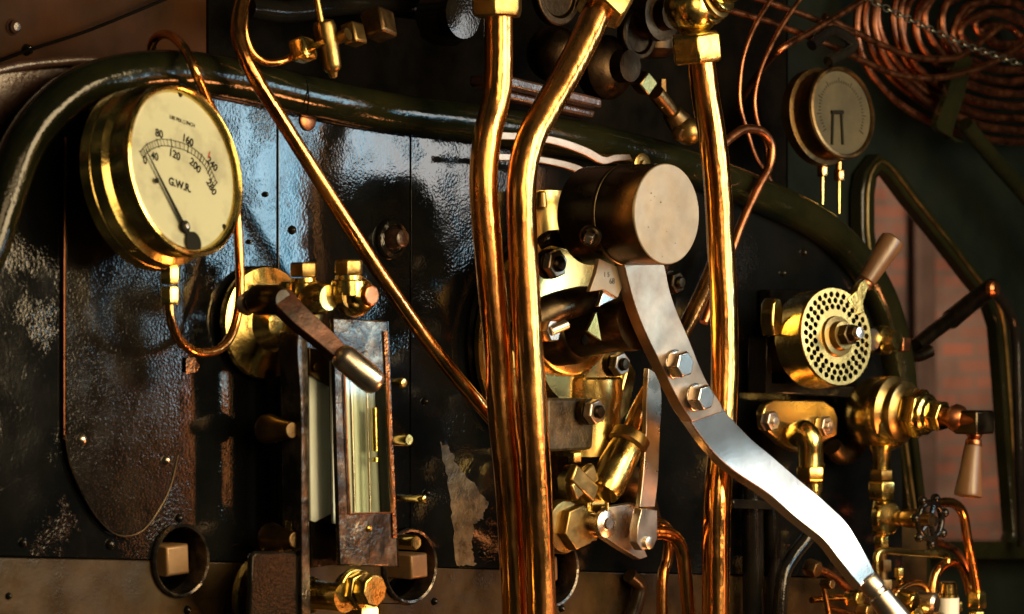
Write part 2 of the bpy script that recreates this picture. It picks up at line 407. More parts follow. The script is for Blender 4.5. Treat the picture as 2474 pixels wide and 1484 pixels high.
tag(mb.build('shadow_line', 'dullblack'), 'thin tube drawing the dark shadow line of a crease across the brown sheet top left', 'shadow_line')
mb = MB(); mb.T([(-60, 185, -0.02), (40, 160, -0.02), (130, 150, -0.02), (230, 146, -0.02), (330, 165, -0.02)], 12)
tag(mb.build('bead_strip', 'darkred'), 'glossy reddish bead curving beyond the boiler rim at left', 'trim')
mb = MB(); mb.pl([(-200, 192), (60, 168), (150, 158), (240, 160), (200, 400), (-200, 700)], -0.03, 0.02)
tag(mb.build('boiler_cladding', 'darkred', bev=0.003), 'reddish brown boiler cladding outside the rim at left', 'cladding')

# window frame
wf = thing('cab_window', 'tall olive brass cab window frame with slanting top, prop and glass', 'window', 2330, 1300, -0.15)
def offs(poly_, k):
    cx = sum(p[0] for p in poly_) / len(poly_); cy = sum(p[1] for p in poly_) / len(poly_)
    out = []
    n = len(poly_)
    for i in range(n):
        a = V(poly_[i - 1]); b = V(poly_[i]); c = V(poly_[(i + 1) % n])
        n1 = V(((b - a).y, -(b - a).x)).normalized(); n2 = V(((c - b).y, -(c - b).x)).normalized()
        m_ = (n1 + n2).normalized(); out.append(tuple(b + m_ * k / max(m_.dot(n1), 0.4)))
    return out
mb = MB(); mb.poly([[P(a, b, -0.13) for a, b in offs(WIN, 30)], [P(a, b, -0.13) for a, b in offs(WIN, 2)]], V((0, 0.022, 0)))
mb.build('frame', 'green', wf, bev=0.003)
q = offs(WIN, 17); mb = MB(); mb.T([(a, b, -0.128) for a, b in q] + [(q[0][0], q[0][1], -0.128)], 4.5, 10, 2)
mb.build('bead', 'brassdull', wf)
mb = MB(); mb.poly([[P(a, b, -0.148) for a, b in offs(WIN, 8)]], V((0, 0.003, 0))); mb.build('pane', 'glass', wf)
mb = MB(); mb.pl([(2225, 1308), (2600, 1308), (2600, 1352), (2232, 1352)], -0.10, 0.05)
mb.build('sill', 'green', wf, bev=0.003)

# dark post and rail at the right-hand edge
mb = MB(); mb.T([(2392, 694, -0.07), (2430, 740, -0.07), (2452, 800, -0.07), (2458, 930, -0.07), (2462, 1100, -0.07), (2470, 1320, -0.07)], 14)
tag(mb.build('window_rail', 'blacksmooth'), 'dark bent bar running down the window right edge', 'bar')
mb = MB(); mb.T([(2330, 300, -0.05), (2400, 385, -0.05), (2500, 500, -0.05), (2600, 640, -0.05)], 20)
tag(mb.build('roof_brace', 'green'), 'soft green slanting brace under the pipe coil', 'brace')

# ---------------------------------------------------------------- boiler backhead
ARCH = [(-120, 760), (-40, 620), (10, 470), (60, 345), (140, 250), (240, 195), (400, 172), (560, 190), (740, 232), (940, 272), (1130, 296), (1300, 322),
        (1480, 355), (1680, 410), (1850, 478), (1980, 545), (2070, 630), (2130, 730), (2165, 860), (2180, 1000)]
bh = thing('boiler_backhead', 'glossy black boiler end plate with seams, rivets and a brown lower plate', 'boiler', 1000, 1400, 0.0)
def wh(u, v, rpx): p = P(u, v, 0.006); return p, rpx * mpp(p)
holes = [wh(432, 1363, 88), wh(985, 1372, 92), wh(1330, 1376, 92)]
zs = P(300, 1363, 0.006).z
def xw(u): return P(u, 1363, 0.006).x
arch3 = smooth_pts([P(a, b, 0.006) for a, b in ARCH], 4)
xs = [xw(670), xw(992)]
def arch_z(x):
    for a, b in zip(arch3, arch3[1:]):
        if a.x <= x <= b.x: return a.z + (b.z - a.z) * (x - a.x) / (b.x - a.x)
    return arch3[-1].z
yy = -0.006
xr = xw(432); sm_ = (P(1090, 1379, 0.006).z - P(432, 1363, 0.006).z) / (P(1090, 1379, 0.006).x - xr)
def sh(loop):
    return [V((p.x, p.y, p.z + sm_ * (p.x - xr) * max(0, min(1, (zs + 0.30 - p.z) / 0.15)))) for p in loop]
def top_between(x0, x1): return [V((x0, yy, arch_z(x0)))] + [p for p in arch3 if x0 < p.x < x1] + [V((x1, yy, arch_z(x1)))]
holes = [(V((h.x, yy, zs)), r) for h, r in holes]
g = 0.0012
# base behind the seams
mb = MB(); bb = [V((arch3[0].x, 0, 0.8))] + [V((p.x, 0, p.z)) for p in arch3] + [V((arch3[-1].x, 0, 0.8))]
mb.poly([bb] + [sh([V((q_.x, 0, q_.z)) for q_ in circ(h, r * 0.96)]) for h, r in holes], V((0, 0.012, 0))); mb.build('base_plate', 'dullblack', bh)
def up_notch(h, r, a0=math.pi, a1=0): return [p for p in circ(h, r, 24, a0=a0, a1=a1)]
x0 = arch3[0].x + 0.001; x3 = arch3[-1].x - 0.001
H1, H2, H3 = holes
sheets = []
l1 = top_between(x0, xs[0] - g)
s1 = l1 + [V((xs[0] - g, yy, zs))] + list(reversed(up_notch(*H1))) + [V((x0, yy, zs))]
l2 = top_between(xs[0] + g, xs[1] - g)
a_ = math.acos(max(-1, min(1, (xs[1] - g - H2[0].x) / H2[1])))
s2 = l2 + circ(H2[0], H2[1], 20, a0=a_, a1=math.pi) + [V((xs[0] + g, yy, zs))]
l3 = top_between(xs[1] + g, x3)
s3 = l3 + [V((x3, yy, zs))] + list(reversed(up_notch(*H3))) + list(circ(H2[0], H2[1], 14, a0=0, a1=a_ - 0.02)) 
for s_ in (s1, s2, s3):
    mb = MB(); mb.poly([sh(s_)], V((0, 0.0055, 0))); mb.build('cladding_sheet', 'black', bh, bev=0.0012)
zl = zs - 2 * g; low = [V((x0, yy, zl))]
for h, r in holes: low += circ(h, r, 24, a0=math.pi + 0.03, a1=2 * math.pi - 0.03)
low += [V((x3, yy, zl)), V((x3, yy, 0.8)), V((x0, yy, 0.8))]
mb = MB(); mb.poly([sh(low)], V((0, 0.0055, 0))); mb.build('lower_plate', 'brown', bh, bev=0.0012)['label'] = 'brown lower plate below the seam'
# rim round the backhead
mb = MB(); pts = [P(a, b, 0.015) for a, b in ARCH]; mb.tube(pts, 0.0225, 24, 6)
mb.build('rim', 'green', bh)['label'] = 'dark green rounded rim over the boiler plate'
# oval-ended cover plate
cov = [(160, 330), (158, 700), (158, 1050), (166, 1110), (190, 1175), (225, 1238), (262, 1280), (300, 1296), (345, 1282), (382, 1235), (412, 1175), (430, 1100), (440, 900), (446, 700), (448, 330)]
mb = MB(); mb.pl(cov, 0.012, 0.005); mb.build('cover_plate', 'blacksmooth', bh, bev=0.0012)
def jag(uv, amp, n=7):
    rnd = random.Random(5); out = []
    for (a, b), (c, e_) in zip(uv, uv[1:] + uv[:1]):
        for i in range(n): out.append((a + (c - a) * i / n + rnd.uniform(-amp, amp), b + (e_ - b) * i / n + rnd.uniform(-amp, amp)))
    return out
# riveted band under the seam, patches of bare metal
mb = MB(); mb.pl(jag([(1062, 1065), (1085, 1080), (1102, 1120), (1150, 1175), (1178, 1215), (1168, 1250), (1145, 1265), (1140, 1330), (1150, 1364), (1100, 1366), (1092, 1250), (1080, 1150)], 3.5), 0.0063, 0.0003)
mb.build('worn_patch', 'flake', bh)
mb = MB(); mb.T([(157, 332, 0.010), (155, 700, 0.010), (155, 1062, 0.010)], 2.4, 8, 2); mb.build('edge_highlight', 'copperdull', bh)  # copper tube standing in for the orange highlight on the plate edge
mb = MB(); mb.T([(a, b, 0.0125) for a, b in cov[2:12]], 2.2, 8, 3); mb.build('edge_highlight', 'darksteel', bh)  # tube added to draw the light edge line round the end
for k_, (u, v, r) in enumerate(((705, 556, 11), (1025, 970, 9), (1030, 1191, 9), (55, 1311, 11), (266, 1315, 13), (432, 1252, 11), (452, 1474, 11), (1165, 1337, 10), (640, 470, 7), (1048, 1453, 9),
                  (197, 1062, 14), (401, 1112, 12), (1890, 660, 8), (1940, 610, 8), (1180, 560, 7), (600, 585, 6), (890, 830, 7), (1355, 1470, 9), (20, 1440, 9), (600, 900, 7))):
    mb = MB(); mb.L(u, v, 0.012 if 160 < u < 440 and 1000 < v < 1200 else 0.006, N, [(-2, r * 1.05), (0, r * 1.05), (2, r), (5, r * 0.8), (7.5, r * 0.45), (8.3, 0)], 18)
    mb.build('rivet', 'steel' if k_ in (10, 11) else 'blacksmooth', bh)
# round rusty patch at the rim joint
mb = MB(); mb.L(742, 291, 0.006, N, [(0, 26), (3, 26), (5, 22), (5, 0)], 24); mb.build('washout_cap', 'copperdull', bh)
mb = MB(); mb.T([(741, 196, 0.034), (745, 235, 0.039), (742, 275, 0.034)], 2); mb.build('rim_joint', 'dullblack', bh)
mb = MB(); mb.pl(jag([(455, 862), (470, 864), (483, 885), (476, 898), (450, 903), (449, 870)], 1.2, 4), 0.0125, 0.0008); mb.build('copper_fleck', 'coppercrust', bh)

def washout(u, v, R_, lab, tw, mcol='tan', dx=0.0, lift=0.034):
    t_ = thing('washout_plug', lab, 'plug', u, v, 0.006, 'washout plugs in recessed holes')
    h = V((P(u, v, .006).x, 0, zs + sm_ * (P(u, v, .006).x - xr))); k = mpp(h); r = R_ * k
    mb = MB(); mb.lathe(V((h.x, -0.0062, h.z)), N, [(0, r * 1.0), (0.004, r * 1.0), (0.006, r * 0.96), (0.005, r * 0.90), (0, r * 0.87), (-0.02, r * 0.86), (-0.021, r * 0.95), (0, r * 0.99)], 48)
    mb.f = mb.f[:-2]; mb.build('ring', 'speckled', t_)
    mb = MB(); mb.lathe(V((h.x, 0.045, h.z)), N, [(0, r * 0.86), (0.004, r * 0.84)], 36); mb.build('floor', 'dullblack', t_)
    mb = MB(); mb.lathe(V((h.x, 0.0435, h.z)), N, [(0, r * 0.91), (0.028, r * 0.905), (0.028, r * 0.88), (0, r * 0.87)], 36); mb.f = mb.f[:-2]; mb.build('wall', 'dullblack', t_)
    mb = MB(); mb.lathe(V((h.x, 0.04, h.z)), N, [(0, r * 0.6), (0.006, r * 0.6), (0.01, r * 0.5)], 30); mb.build('flange', 'darksteel', t_)
    mb = MB(); mb.lathe(V((h.x + dx, 0.032, h.z)), N, [(0, tw * k), (lift, tw * k), (lift + 0.003, tw * 0.9 * k)], 4, math.pi / 4 + tw * 0.001); mb.build('square_head', mcol, t_, bev=0.0015)
washout(432, 1363, 90, 'square washout plug in the round recess below the pressure gauge', 52)
washout(985, 1372, 92, 'square washout plug in the round recess right of the water gauge', 42, 'tan', 0.008, 0.046)
washout(1330, 1376, 92, 'square washout plug half hidden behind the twin copper pipes', 42)

# stud and washer
st = thing('boiler_stud', 'reddish round stud in a dark washer beside the slanting copper pipe', 'stud', 950, 578, 0.006)
mb = MB(); mb.L(942, 578, 0.006, N, [(0, 50), (5, 50), (10, 46), (12, 36), (8, 34), (8, 0)], 36); mb.build('washer', 'blacksmooth', st)
mb = MB(); mb.L(948, 577, 0.012, N, [(0, 26), (14, 24), (18, 22), (26, 21), (28, 17), (28, 0)], 24); mb.build('stud_end', 'darkred', st)

# ================================================================== PRESSURE GAUGE (left)
A = ax(1, -0.21, 0.55)
gu, gv, gd = 461 - 120, 412 + 25, 0.055
pg = thing('pressure_gauge', 'large brass steam pressure gauge with cream dial at upper left of the boiler', 'gauge', gu, gv, gd)
mb = MB(); mb.L(gu, gv, gd, A, [(0, 120), (0, 219), (2, 223), (26, 222), (28, 219), (31, 222), (56, 219), (62, 206), (64, 203), (104, 203), (107, 206)], 72)
mb.build('case', 'brass', pg)
k0 = mpp(P(gu, gv, gd)); ap = math.sqrt(1 - A.dot(F) ** 2)
mb = MB(); mb.L(gu, gv, gd, A, [(104, 206), (107, 212), (116, 213), (120, 210), (122, 204), (119, 197), (112, 192), (106, 190), (106, 204)], 72); mb.f = mb.f[:-2]
mb.build('bezel', 'brass', pg)
FC = P(gu, gv, gd) + A * (107.5 * k0 / ap)
mb = MB(); mb.lathe(FC - A * 0.002, A, [(0, 193 * k0), (0.002, 193 * k0)], 72); dial = mb.build('dial', 'cream', pg)
ex0 = R * 1.0 + U * (-0.38); ex = (ex0 - F * (ex0.dot(A) / F.dot(A))).normalized(); ey = A.cross(ex).normalized()
if ey.z < 0: ey = -ey; 
def D(u, v, lift=0.0): return onplane(u, v, FC, A) + A * lift
tx = [('0', 350, 388, 25, 0.08), ('40', 373, 379, 24, 0.05), ('80', 384, 324, 25, 0), ('120', 421, 374, 25, -0.1), ('160', 453, 340, 25, -0.15), ('200', 471, 401, 25, -0.45),
      ('240', 512, 397, 24, -0.5), ('280', 510, 453, 24, -0.8)]
for s_, u, v, sz, rt in tx:
    e1 = ex * math.cos(rt) + ey * math.sin(rt); e2 = A.cross(e1)
    text(s_, sz * 1.12 * k0, D(u, v), e1, e2, 'ink', pg, 0.0003, 0.0003)
text('G.W.R.', 27 * k0, D(434, 448), ex, A.cross(ex), 'ink', pg, 0.0003, 0.0004)
text('LBS PER', 13 * k0, D(424, 288), ex, A.cross(ex), 'ink', pg, 0.0003, 0.00008)
text('INCH', 13 * k0, D(460, 301), ex, A.cross(ex), 'ink', pg, 0.0003, 0.00008)
PV = D(440, 549); 
outer = smooth_pts([D(*q, 0.0004) for q in ((338, 368), (350, 353), (367, 343), (388, 337), (417, 340), (450, 350), (477, 367), (497, 388), (511, 414), (523, 442))], 8)
def ribbon(mb, pts, wdt, lift=0.0004):
    for a, b in zip(pts, pts[1:]):
        t_ = (b - a).normalized(); s_ = A.cross(t_) * wdt / 2; q_ = [a - s_, b - s_, b + s_, a + s_]
        k_ = len(mb.v); mb.v += q_; mb.f.append((k_, k_ + 1, k_ + 2, k_ + 3))
mb = MB(); PV2 = PV + A * 0.0004
inner = [p + (PV2 - p).normalized() * 16 * k0 for p in outer]
ribbon(mb, outer, 2.0 * k0); ribbon(mb, inner, 2.0 * k0)
nT = 28; 
for i in range(nT + 1):
    f_ = i / nT * (len(outer) - 1); j = min(int(f_), len(outer) - 2); p_ = outer[j].lerp(outer[j + 1], f_ - j); dr = (PV2 - p_).normalized()
    big = i % 4 == 0; ribbon(mb, [p_ - dr * (4 if big else 0) * k0, p_ + dr * (20 if big else 16) * k0], (3.0 if big else 1.6) * k0)
c = D(444, 295.5, 0.0004); q4 = [c + ex * (4 * a * k0) + ey * (4 * b * k0) for a, b in ((-1, -1), (1, -1), (1, 1), (-1, 1), (-1, -1))]; ribbon(mb, q4, 1.2 * k0)
mb.build('scale_marks', 'ink', pg)
mb = MB(); c = D(505, 374, 0.0006); ribbon(mb, [c - ey * 10 * k0 - ex * 4 * k0, c + ey * 8 * k0 + ex * 2 * k0], 4 * k0)
mb.build('red_mark', 'redink', pg)
def blob_(c, a, b, rot, seed):
    rnd = random.Random(seed); e1 = ex * math.cos(rot) + ey * math.sin(rot); e2 = A.cross(e1)
    return [c + e1 * (a * math.cos(t_) * rnd.uniform(.7, 1.1)) + e2 * (b * math.sin(t_) * rnd.uniform(.7, 1.1)) for t_ in [i * 2 * math.pi / 22 for i in range(22)]]
# needle
nd = [P(0, 0)]; tip = D(346, 362, 0.0035); pv = D(440, 549, 0.0035); tl = D(462, 588, 0.0035)
dr = (tip - pv).normalized(); sd = A.cross(dr).normalized(); kk = k0
mb = MB(); mb.poly([[tip + sd * 1.2 * kk, tip - sd * 1.2 * kk, pv - sd * 6 * kk - dr * 6 * kk, pv + sd * 6 * kk - dr * 6 * kk]], -A * 0.0006)
mb.poly([[pv + sd * 6 * kk, pv - sd * 6 * kk, tl - sd * 10 * kk, tl + sd * 10 * kk]], -A * 0.0006)
mb.lathe(tl - A * 0.0008, A, [(0, 27 * kk), (0.001, 27 * kk)], 28); mb.lathe(pv - A * 0.001, A, [(0, 15 * kk), (0.003, 14 * kk)], 24)
m1 = D(373, 438, 0.0035) ; mb.lathe(m1 - A * .0006, A, [(0, 7 * kk), (0.001, 7 * kk)], 14)
mb.build('needle', 'ink', pg)
mb = MB(); mb.lathe(pv + A * 0.002, A, [(0, 7 * kk), (0.002, 6 * kk), (0.0022, 0)], 18); mb.build('pivot', 'steel', pg)
mb = MB()
for (u, v) in ((435, 229), (541, 548)): mb.lathe(D(u, v), A, [(0, 7 * kk), (0.0012, 6 * kk), (0.0014, 0)], 14)
mb.build('dial_screw', 'ink', pg)
mb = MB(); mb.lathe(FC + A * 0.0062, A, [(0, 195 * k0), (0.0008, 195 * k0)], 64); mb.build('glass', 'glass', pg)
mb = MB(); mb.L(400, 620, 0.075, Z, [(-25, 28), (20, 30)], 20); mb.build('outlet', 'brass', pg)
for t0, t1, r in ((0, 44, 25), (49, 94, 24)):
    mb = MB(); mb.H(410, 688 + (0 if t0 == 0 else 49 + 0), 0.075, Z, 0 if t0 == 0 else 0, 45, r, 6, 0.35); mb.build('union_nut', 'brass', pg, bev=0.001)
# siphon pipe
mb = MB(); mb.T([(409, 730, 0.075), (412, 770, 0.075), (428, 815, 0.072), (460, 846, 0.068), (495, 853, 0.062), (535, 840, 0.056), (563, 800, 0.05), (577, 740, 0.045), (580, 680, 0.04), (578, 620, 0.035), (570, 500, 0.03),
           (545, 340, 0.03), (500, 240, 0.048), (470, 170, 0.062), (447, 120, 0.04), (415, 88, 0.0), (388, 85, -0.03), (368, 105, -0.05), (366, 140, -0.06)], 11.5)
tag(mb.build('siphon_pipe', 'copper'), 'thin copper siphon pipe looping under and over the large pressure gauge', 'pipe')

# ================================================================== SLANTING COPPER PIPE
mb = MB(); mb.T([(600, -40, 0.04), (578, 40, 0.05), (580, 105, 0.06), (612, 180, 0.07), (680, 290, 0.075), (800, 480, 0.08), (930, 680, 0.085), (1060, 860, 0.09), (1195, 1020, 0.095), (1260, 1090, .095)], 18)
tag(mb.build('feed_pipe', 'copper'), 'slanting copper pipe crossing the black plate from upper left to centre', 'pipe')

# upper left valve
uv = thing('tee_valve', 'small brass tee valve with square nuts hanging above the boiler rim', 'valve', 790, 100, 0.05)
TA = ax(1, -0.36, 0.45)
mb = MB(); mb.T([(775, 55, 0.06), (800, 190, 0.06)], 1)
mb = MB(); a_v = (P(780, 50, .06) - P(802, 168, .06)).normalized()
mb.L(802, 165, 0.06, a_v, [(-25, 0), (-22, 9), (-10, 13), (-8, 16), (0, 23), (10, 24), (50, 26), (100, 28), (112, 24), (116, 12)], 28); mb.build('body', 'brassdull', uv)
mb = MB(); mb.L(775, 55, 0.06, a_v, [(0, 9), (90, 8)], 16); mb.build('spindle', 'brassdull', uv)
mb = MB(); mb.L(730, 123, 0.06, TA, [(20, 8), (60, 8)], 14); mb.build('stem', 'brass', uv)
mb = MB(); mb.H(712, 129, 0.06, TA, 0, 42, 38, 4, 0.7); mb.build('nut', 'brass', uv, bev=0.003)
mb = MB(); mb.L(800, 100, 0.06, TA, [(0, 14), (45, 16)], 18); mb.build('branch', 'brassdull', uv)
mb = MB(); mb.H(838, 90, 0.06, TA, 0, 35, 37, 4, 0.7); mb.build('nut', 'brassdull', uv, bev=0.002)
mb = MB(); mb.H(890, 70, 0.06, TA, 0, 54, 48, 4, 0.6); mb.build('nut', 'bronze', uv, bev=0.003)
mb = MB(); mb.T([(722, 125, 0.06), (700, 140, 0.06), (670, 151, 0.058), (635, 148, 0.05), (605, 120, 0.045), (590, 60, .04), (600, -40, .03)], 9)
tag(mb.build('valve_pipe', 'copper'), 'small copper pipe curving left from the tee valve nut', 'pipe')

# ================================================================== THE THREE BIG PIPES
dA, dB, dC = 0.13, 0.17, 0.14
bp = thing('steam_pipe', 'rear one of the twin upright copper pipes, hex nut at its top', 'pipe', 1246, 1485, dA, 'large upright copper pipes')
mb = MB(); mb.T([(1203, 20, dA), (1204, 100, dA), (1203, 190, dA), (1195, 255, dA), (1178, 325, dA), (1168, 420, dA), (1172, 520, dA), (1188, 700, dA), (1203, 850, dA), (1212, 1000, dA), (1232, 1200, dA), (1249, 1540, dA)], 35, 36)
mb.build('pipe', 'copper', bp)
mb = MB(); mb.H(1200, 42, dA, Z, 0, 120, 66, 6, 0.12); mb.build('union_nut', 'brassdull', bp, bev=0.002)
bp = thing('steam_pipe', 'front one of the twin upright copper pipes, its top bent to the right', 'pipe', 1306, 1485, dB, 'large upright copper pipes')
mb = MB(); mb.T([(1466, -10, dB), (1440, 35, dB), (1410, 100, dB), (1362, 190, dB), (1310, 280, dB), (1280, 340, dB), (1263, 410, dB), (1259, 500, dB), (1268, 700, dB), (1286, 990, dB), (1298, 1200, dB), (1310, 1540, dB)], 36, 36)
mb.build('pipe', 'copper', bp)
an = (P(1480, -40, dB) - P(1430, 50, dB)).normalized()
mb = MB(); mb.H(1443, 30, dB, an, 0, 90, 70, 6, 0.3); mb.build('union_nut', 'brassdull', bp, bev=0.002)
bp = thing('steam_pipe', 'dented copper pipe standing alone behind the steel lever, square nut on top', 'pipe', 1728, 1485, dC, 'large upright copper pipes')
mb = MB(); mb.T([(1688, 110, dC), (1694, 160, dC), (1705, 240, dC), (1720, 330, dC), (1733, 450, dC), (1741, 600, dC), (1748, 740, dC), (1750, 900, dC), (1742, 1080, dC), (1732, 1220, dC), (1728, 1540, dC)], 34, 36)
mb.build('pipe', 'copperdent', bp)
an = (P(1676, 60, dC) - P(1686, 155, dC)).normalized()
mb = MB(); mb.H(1686, 152, dC, an, 0, 72, 66, 6, 0.22); mb.build('union_nut', 'brass', bp, bev=0.002)
# valve above the third pipe
tv = thing('top_valve', 'brass steam valve with ribbed cap above the lone copper pipe', 'valve', 1680, 70, dC)
mb = MB(); mb.ball(P(1672, 15, dC), 70 * mpp(P(1672, 15, dC)), 32); mb.L(1680, 90, dC, an, [(-14, 30), (10, 34), (40, 50)], 28); mb.build('body', 'brass', tv)
tz = ax(1, -0.5, 0.5)
for i, (t0, r) in enumerate(((20, 62), (38, 58), (56, 50))):
    mb = MB(); mb.L(1680, 15, dC, tz, [(t0, r - 6), (t0 + 3, r), (t0 + 12, r), (t0 + 15, r - 6)], 36); mb.build('ring', 'brass' if i != 1 else 'brassdull', tv)
mb = MB(); mb.L(1680, 15, dC, tz, [(60, 38), (110, 36)], 6); mb.build('gland_nut', 'brass', tv)
# dark flanges at the top
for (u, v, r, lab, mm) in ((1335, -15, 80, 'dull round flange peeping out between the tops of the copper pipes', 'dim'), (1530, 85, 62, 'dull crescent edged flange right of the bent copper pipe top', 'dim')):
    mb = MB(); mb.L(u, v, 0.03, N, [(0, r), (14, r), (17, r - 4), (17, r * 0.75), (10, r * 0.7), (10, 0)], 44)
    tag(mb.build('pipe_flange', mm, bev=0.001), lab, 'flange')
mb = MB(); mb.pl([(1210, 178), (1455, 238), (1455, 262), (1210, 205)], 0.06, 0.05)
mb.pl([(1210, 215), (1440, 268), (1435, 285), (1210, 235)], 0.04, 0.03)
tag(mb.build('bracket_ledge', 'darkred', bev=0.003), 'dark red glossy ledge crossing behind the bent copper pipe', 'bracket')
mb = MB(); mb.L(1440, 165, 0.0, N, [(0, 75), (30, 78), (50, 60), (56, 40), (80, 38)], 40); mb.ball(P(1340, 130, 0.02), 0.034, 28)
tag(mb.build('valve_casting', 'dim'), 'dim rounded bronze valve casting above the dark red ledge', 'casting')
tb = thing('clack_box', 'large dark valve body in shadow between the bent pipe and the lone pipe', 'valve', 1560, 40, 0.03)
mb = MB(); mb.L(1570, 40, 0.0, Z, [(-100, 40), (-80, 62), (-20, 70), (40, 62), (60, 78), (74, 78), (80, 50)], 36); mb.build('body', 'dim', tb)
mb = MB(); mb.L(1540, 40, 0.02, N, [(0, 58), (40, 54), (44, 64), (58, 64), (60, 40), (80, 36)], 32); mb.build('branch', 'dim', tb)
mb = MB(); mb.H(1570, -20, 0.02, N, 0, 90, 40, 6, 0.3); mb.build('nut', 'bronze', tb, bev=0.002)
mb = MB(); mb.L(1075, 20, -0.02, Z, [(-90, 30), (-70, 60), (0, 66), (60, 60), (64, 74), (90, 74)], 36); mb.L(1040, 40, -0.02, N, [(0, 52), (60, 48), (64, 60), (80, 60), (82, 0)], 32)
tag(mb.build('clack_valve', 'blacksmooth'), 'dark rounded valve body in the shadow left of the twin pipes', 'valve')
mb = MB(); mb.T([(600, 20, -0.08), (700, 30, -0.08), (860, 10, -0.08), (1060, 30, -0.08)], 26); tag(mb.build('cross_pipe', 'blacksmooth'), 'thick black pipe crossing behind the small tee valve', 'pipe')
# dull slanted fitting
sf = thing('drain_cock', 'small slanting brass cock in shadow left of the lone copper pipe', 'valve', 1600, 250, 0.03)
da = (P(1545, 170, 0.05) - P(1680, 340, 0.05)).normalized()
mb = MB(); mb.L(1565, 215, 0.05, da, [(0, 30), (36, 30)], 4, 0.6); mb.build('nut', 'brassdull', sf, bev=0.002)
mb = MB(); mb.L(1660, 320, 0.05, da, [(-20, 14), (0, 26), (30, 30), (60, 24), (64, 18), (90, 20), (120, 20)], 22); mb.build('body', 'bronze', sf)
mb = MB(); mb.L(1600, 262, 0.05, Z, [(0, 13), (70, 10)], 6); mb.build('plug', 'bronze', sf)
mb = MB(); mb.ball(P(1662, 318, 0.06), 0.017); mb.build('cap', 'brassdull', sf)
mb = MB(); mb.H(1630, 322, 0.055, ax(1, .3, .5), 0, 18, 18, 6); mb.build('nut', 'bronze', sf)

# steel quadrant bands
qd = thing('quadrant_band', 'pair of pale steel curved straps meeting a round eye above the heavy cylinder', 'strap', 1400, 370, 0.06)
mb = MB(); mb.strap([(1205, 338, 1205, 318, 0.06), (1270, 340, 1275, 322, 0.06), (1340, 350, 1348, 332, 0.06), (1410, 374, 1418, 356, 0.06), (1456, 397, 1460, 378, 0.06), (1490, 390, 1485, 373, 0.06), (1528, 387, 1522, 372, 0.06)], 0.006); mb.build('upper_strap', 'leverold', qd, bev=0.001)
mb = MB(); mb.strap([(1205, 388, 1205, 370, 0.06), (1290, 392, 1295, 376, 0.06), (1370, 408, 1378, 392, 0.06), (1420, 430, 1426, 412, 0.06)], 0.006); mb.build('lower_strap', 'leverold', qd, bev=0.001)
mb = MB(); mb.L(1546, 400, 0.055, N, [(0, 30), (6, 30), (7, 28), (7, 13), (12, 12), (13, 0)], 30); mb.build('eye', 'brassdull', qd)

# ================================================================== REGULATOR STAND BEHIND
rg = thing('regulator_gland', 'broad polished brass regulator flange behind the twin pipes and steel lever', 'flange', 1400, 900, 0.02)
mb = MB(); mb.L(1312, 830, 0.006, N, [(0, 275), (8, 275), (14, 268), (14, 0)], 64); mb.build('backing_ring', 'blacksmooth', rg)
mb = MB(); mb.L(1325, 835, 0.02, N, [(0, 260), (10, 260), (16, 252), (18, 230), (30, 175), (44, 150), (70, 140), (74, 0)], 64); mb.build('flange', 'satinbrass', rg)
mb = MB(); mb.L(1412, 1100, 0.05, Z, [(0, 92), (110, 86), (140, 92), (184, 92), (190, 86)], 48); mb.build('lower_casting', 'satinbrass', rg)
mb = MB(); mb.L(1300, 640, 0.02, Z, [(0, 75), (140, 72), (150, 66), (178, 64), (180, 0)], 40); mb.build('upper_casting', 'satinbrass', rg)
mb = MB(); mb.L(1355, 748, 0.06, N, [(0, 158), (20, 160), (27, 158), (30, 152), (31, 120), (36, 90), (37, 0)], 64); mb.build('cover', 'satinbrass', rg)
mb = MB(); mb.L(1308, 500, 0.05, Z, [(0, 14), (34, 12), (38, 6)], 12); mb.build('stud', 'brassdull', rg)
mb = MB(); mb.pl([(1430, 975), (1490, 975), (1510, 900), (1512, 850), (1540, 900), (1520, 1000), (1470, 1060)], 0.05, 0.02); mb.build('rib', 'brass', rg, bev=0.004)
def nutstud(u, v, d, r, lab, n=N, m1='steel', m2='darksteel'):
    t_ = thing('flange_nut', lab, 'nut', u, v, d, 'steel nuts round the regulator flange')
    mb = MB(); mb.L(u, v, d, n, [(-16, r * 1.02), (-4, r * 1.02)], 30); mb.build('washer', m2, t_)
    mb = MB(); mb.H(u, v, d, n, -4, 14, r, 6, 0.3, 0.1); mb.build('hex', m1, t_, bev=0.0008)
    mb = MB(); mb.L(u, v, d, n, [(10, r * 0.55), (19, r * 0.52), (22, r * 0.4), (22.5, 0)], 20); mb.build('stud_end', m2, t_)
nutstud(1335, 638, 0.105, 36, 'steel hex nut below the left end of the heavy cylinder')
nutstud(1625, 683, 0.05, 28, 'dim nut to the right of the lever top under the pale disc', m1='darksteel')
nutstud(1490, 880, 0.105, 30, 'steel nut between the brass flange and the lever')
nutstud(1430, 995, 0.10, 32, 'steel nut on the grey plate under the brass flange')
mb = MB(); mb.pl([(1322, 962), (1440, 962), (1452, 980), (1452, 1085), (1400, 1088), (1322, 1092)], 0.085, 0.05)
tag(mb.build('gland_plate', 'flake', bev=0.004), 'mottled grey brown plate below the brass regulator flange', 'plate')
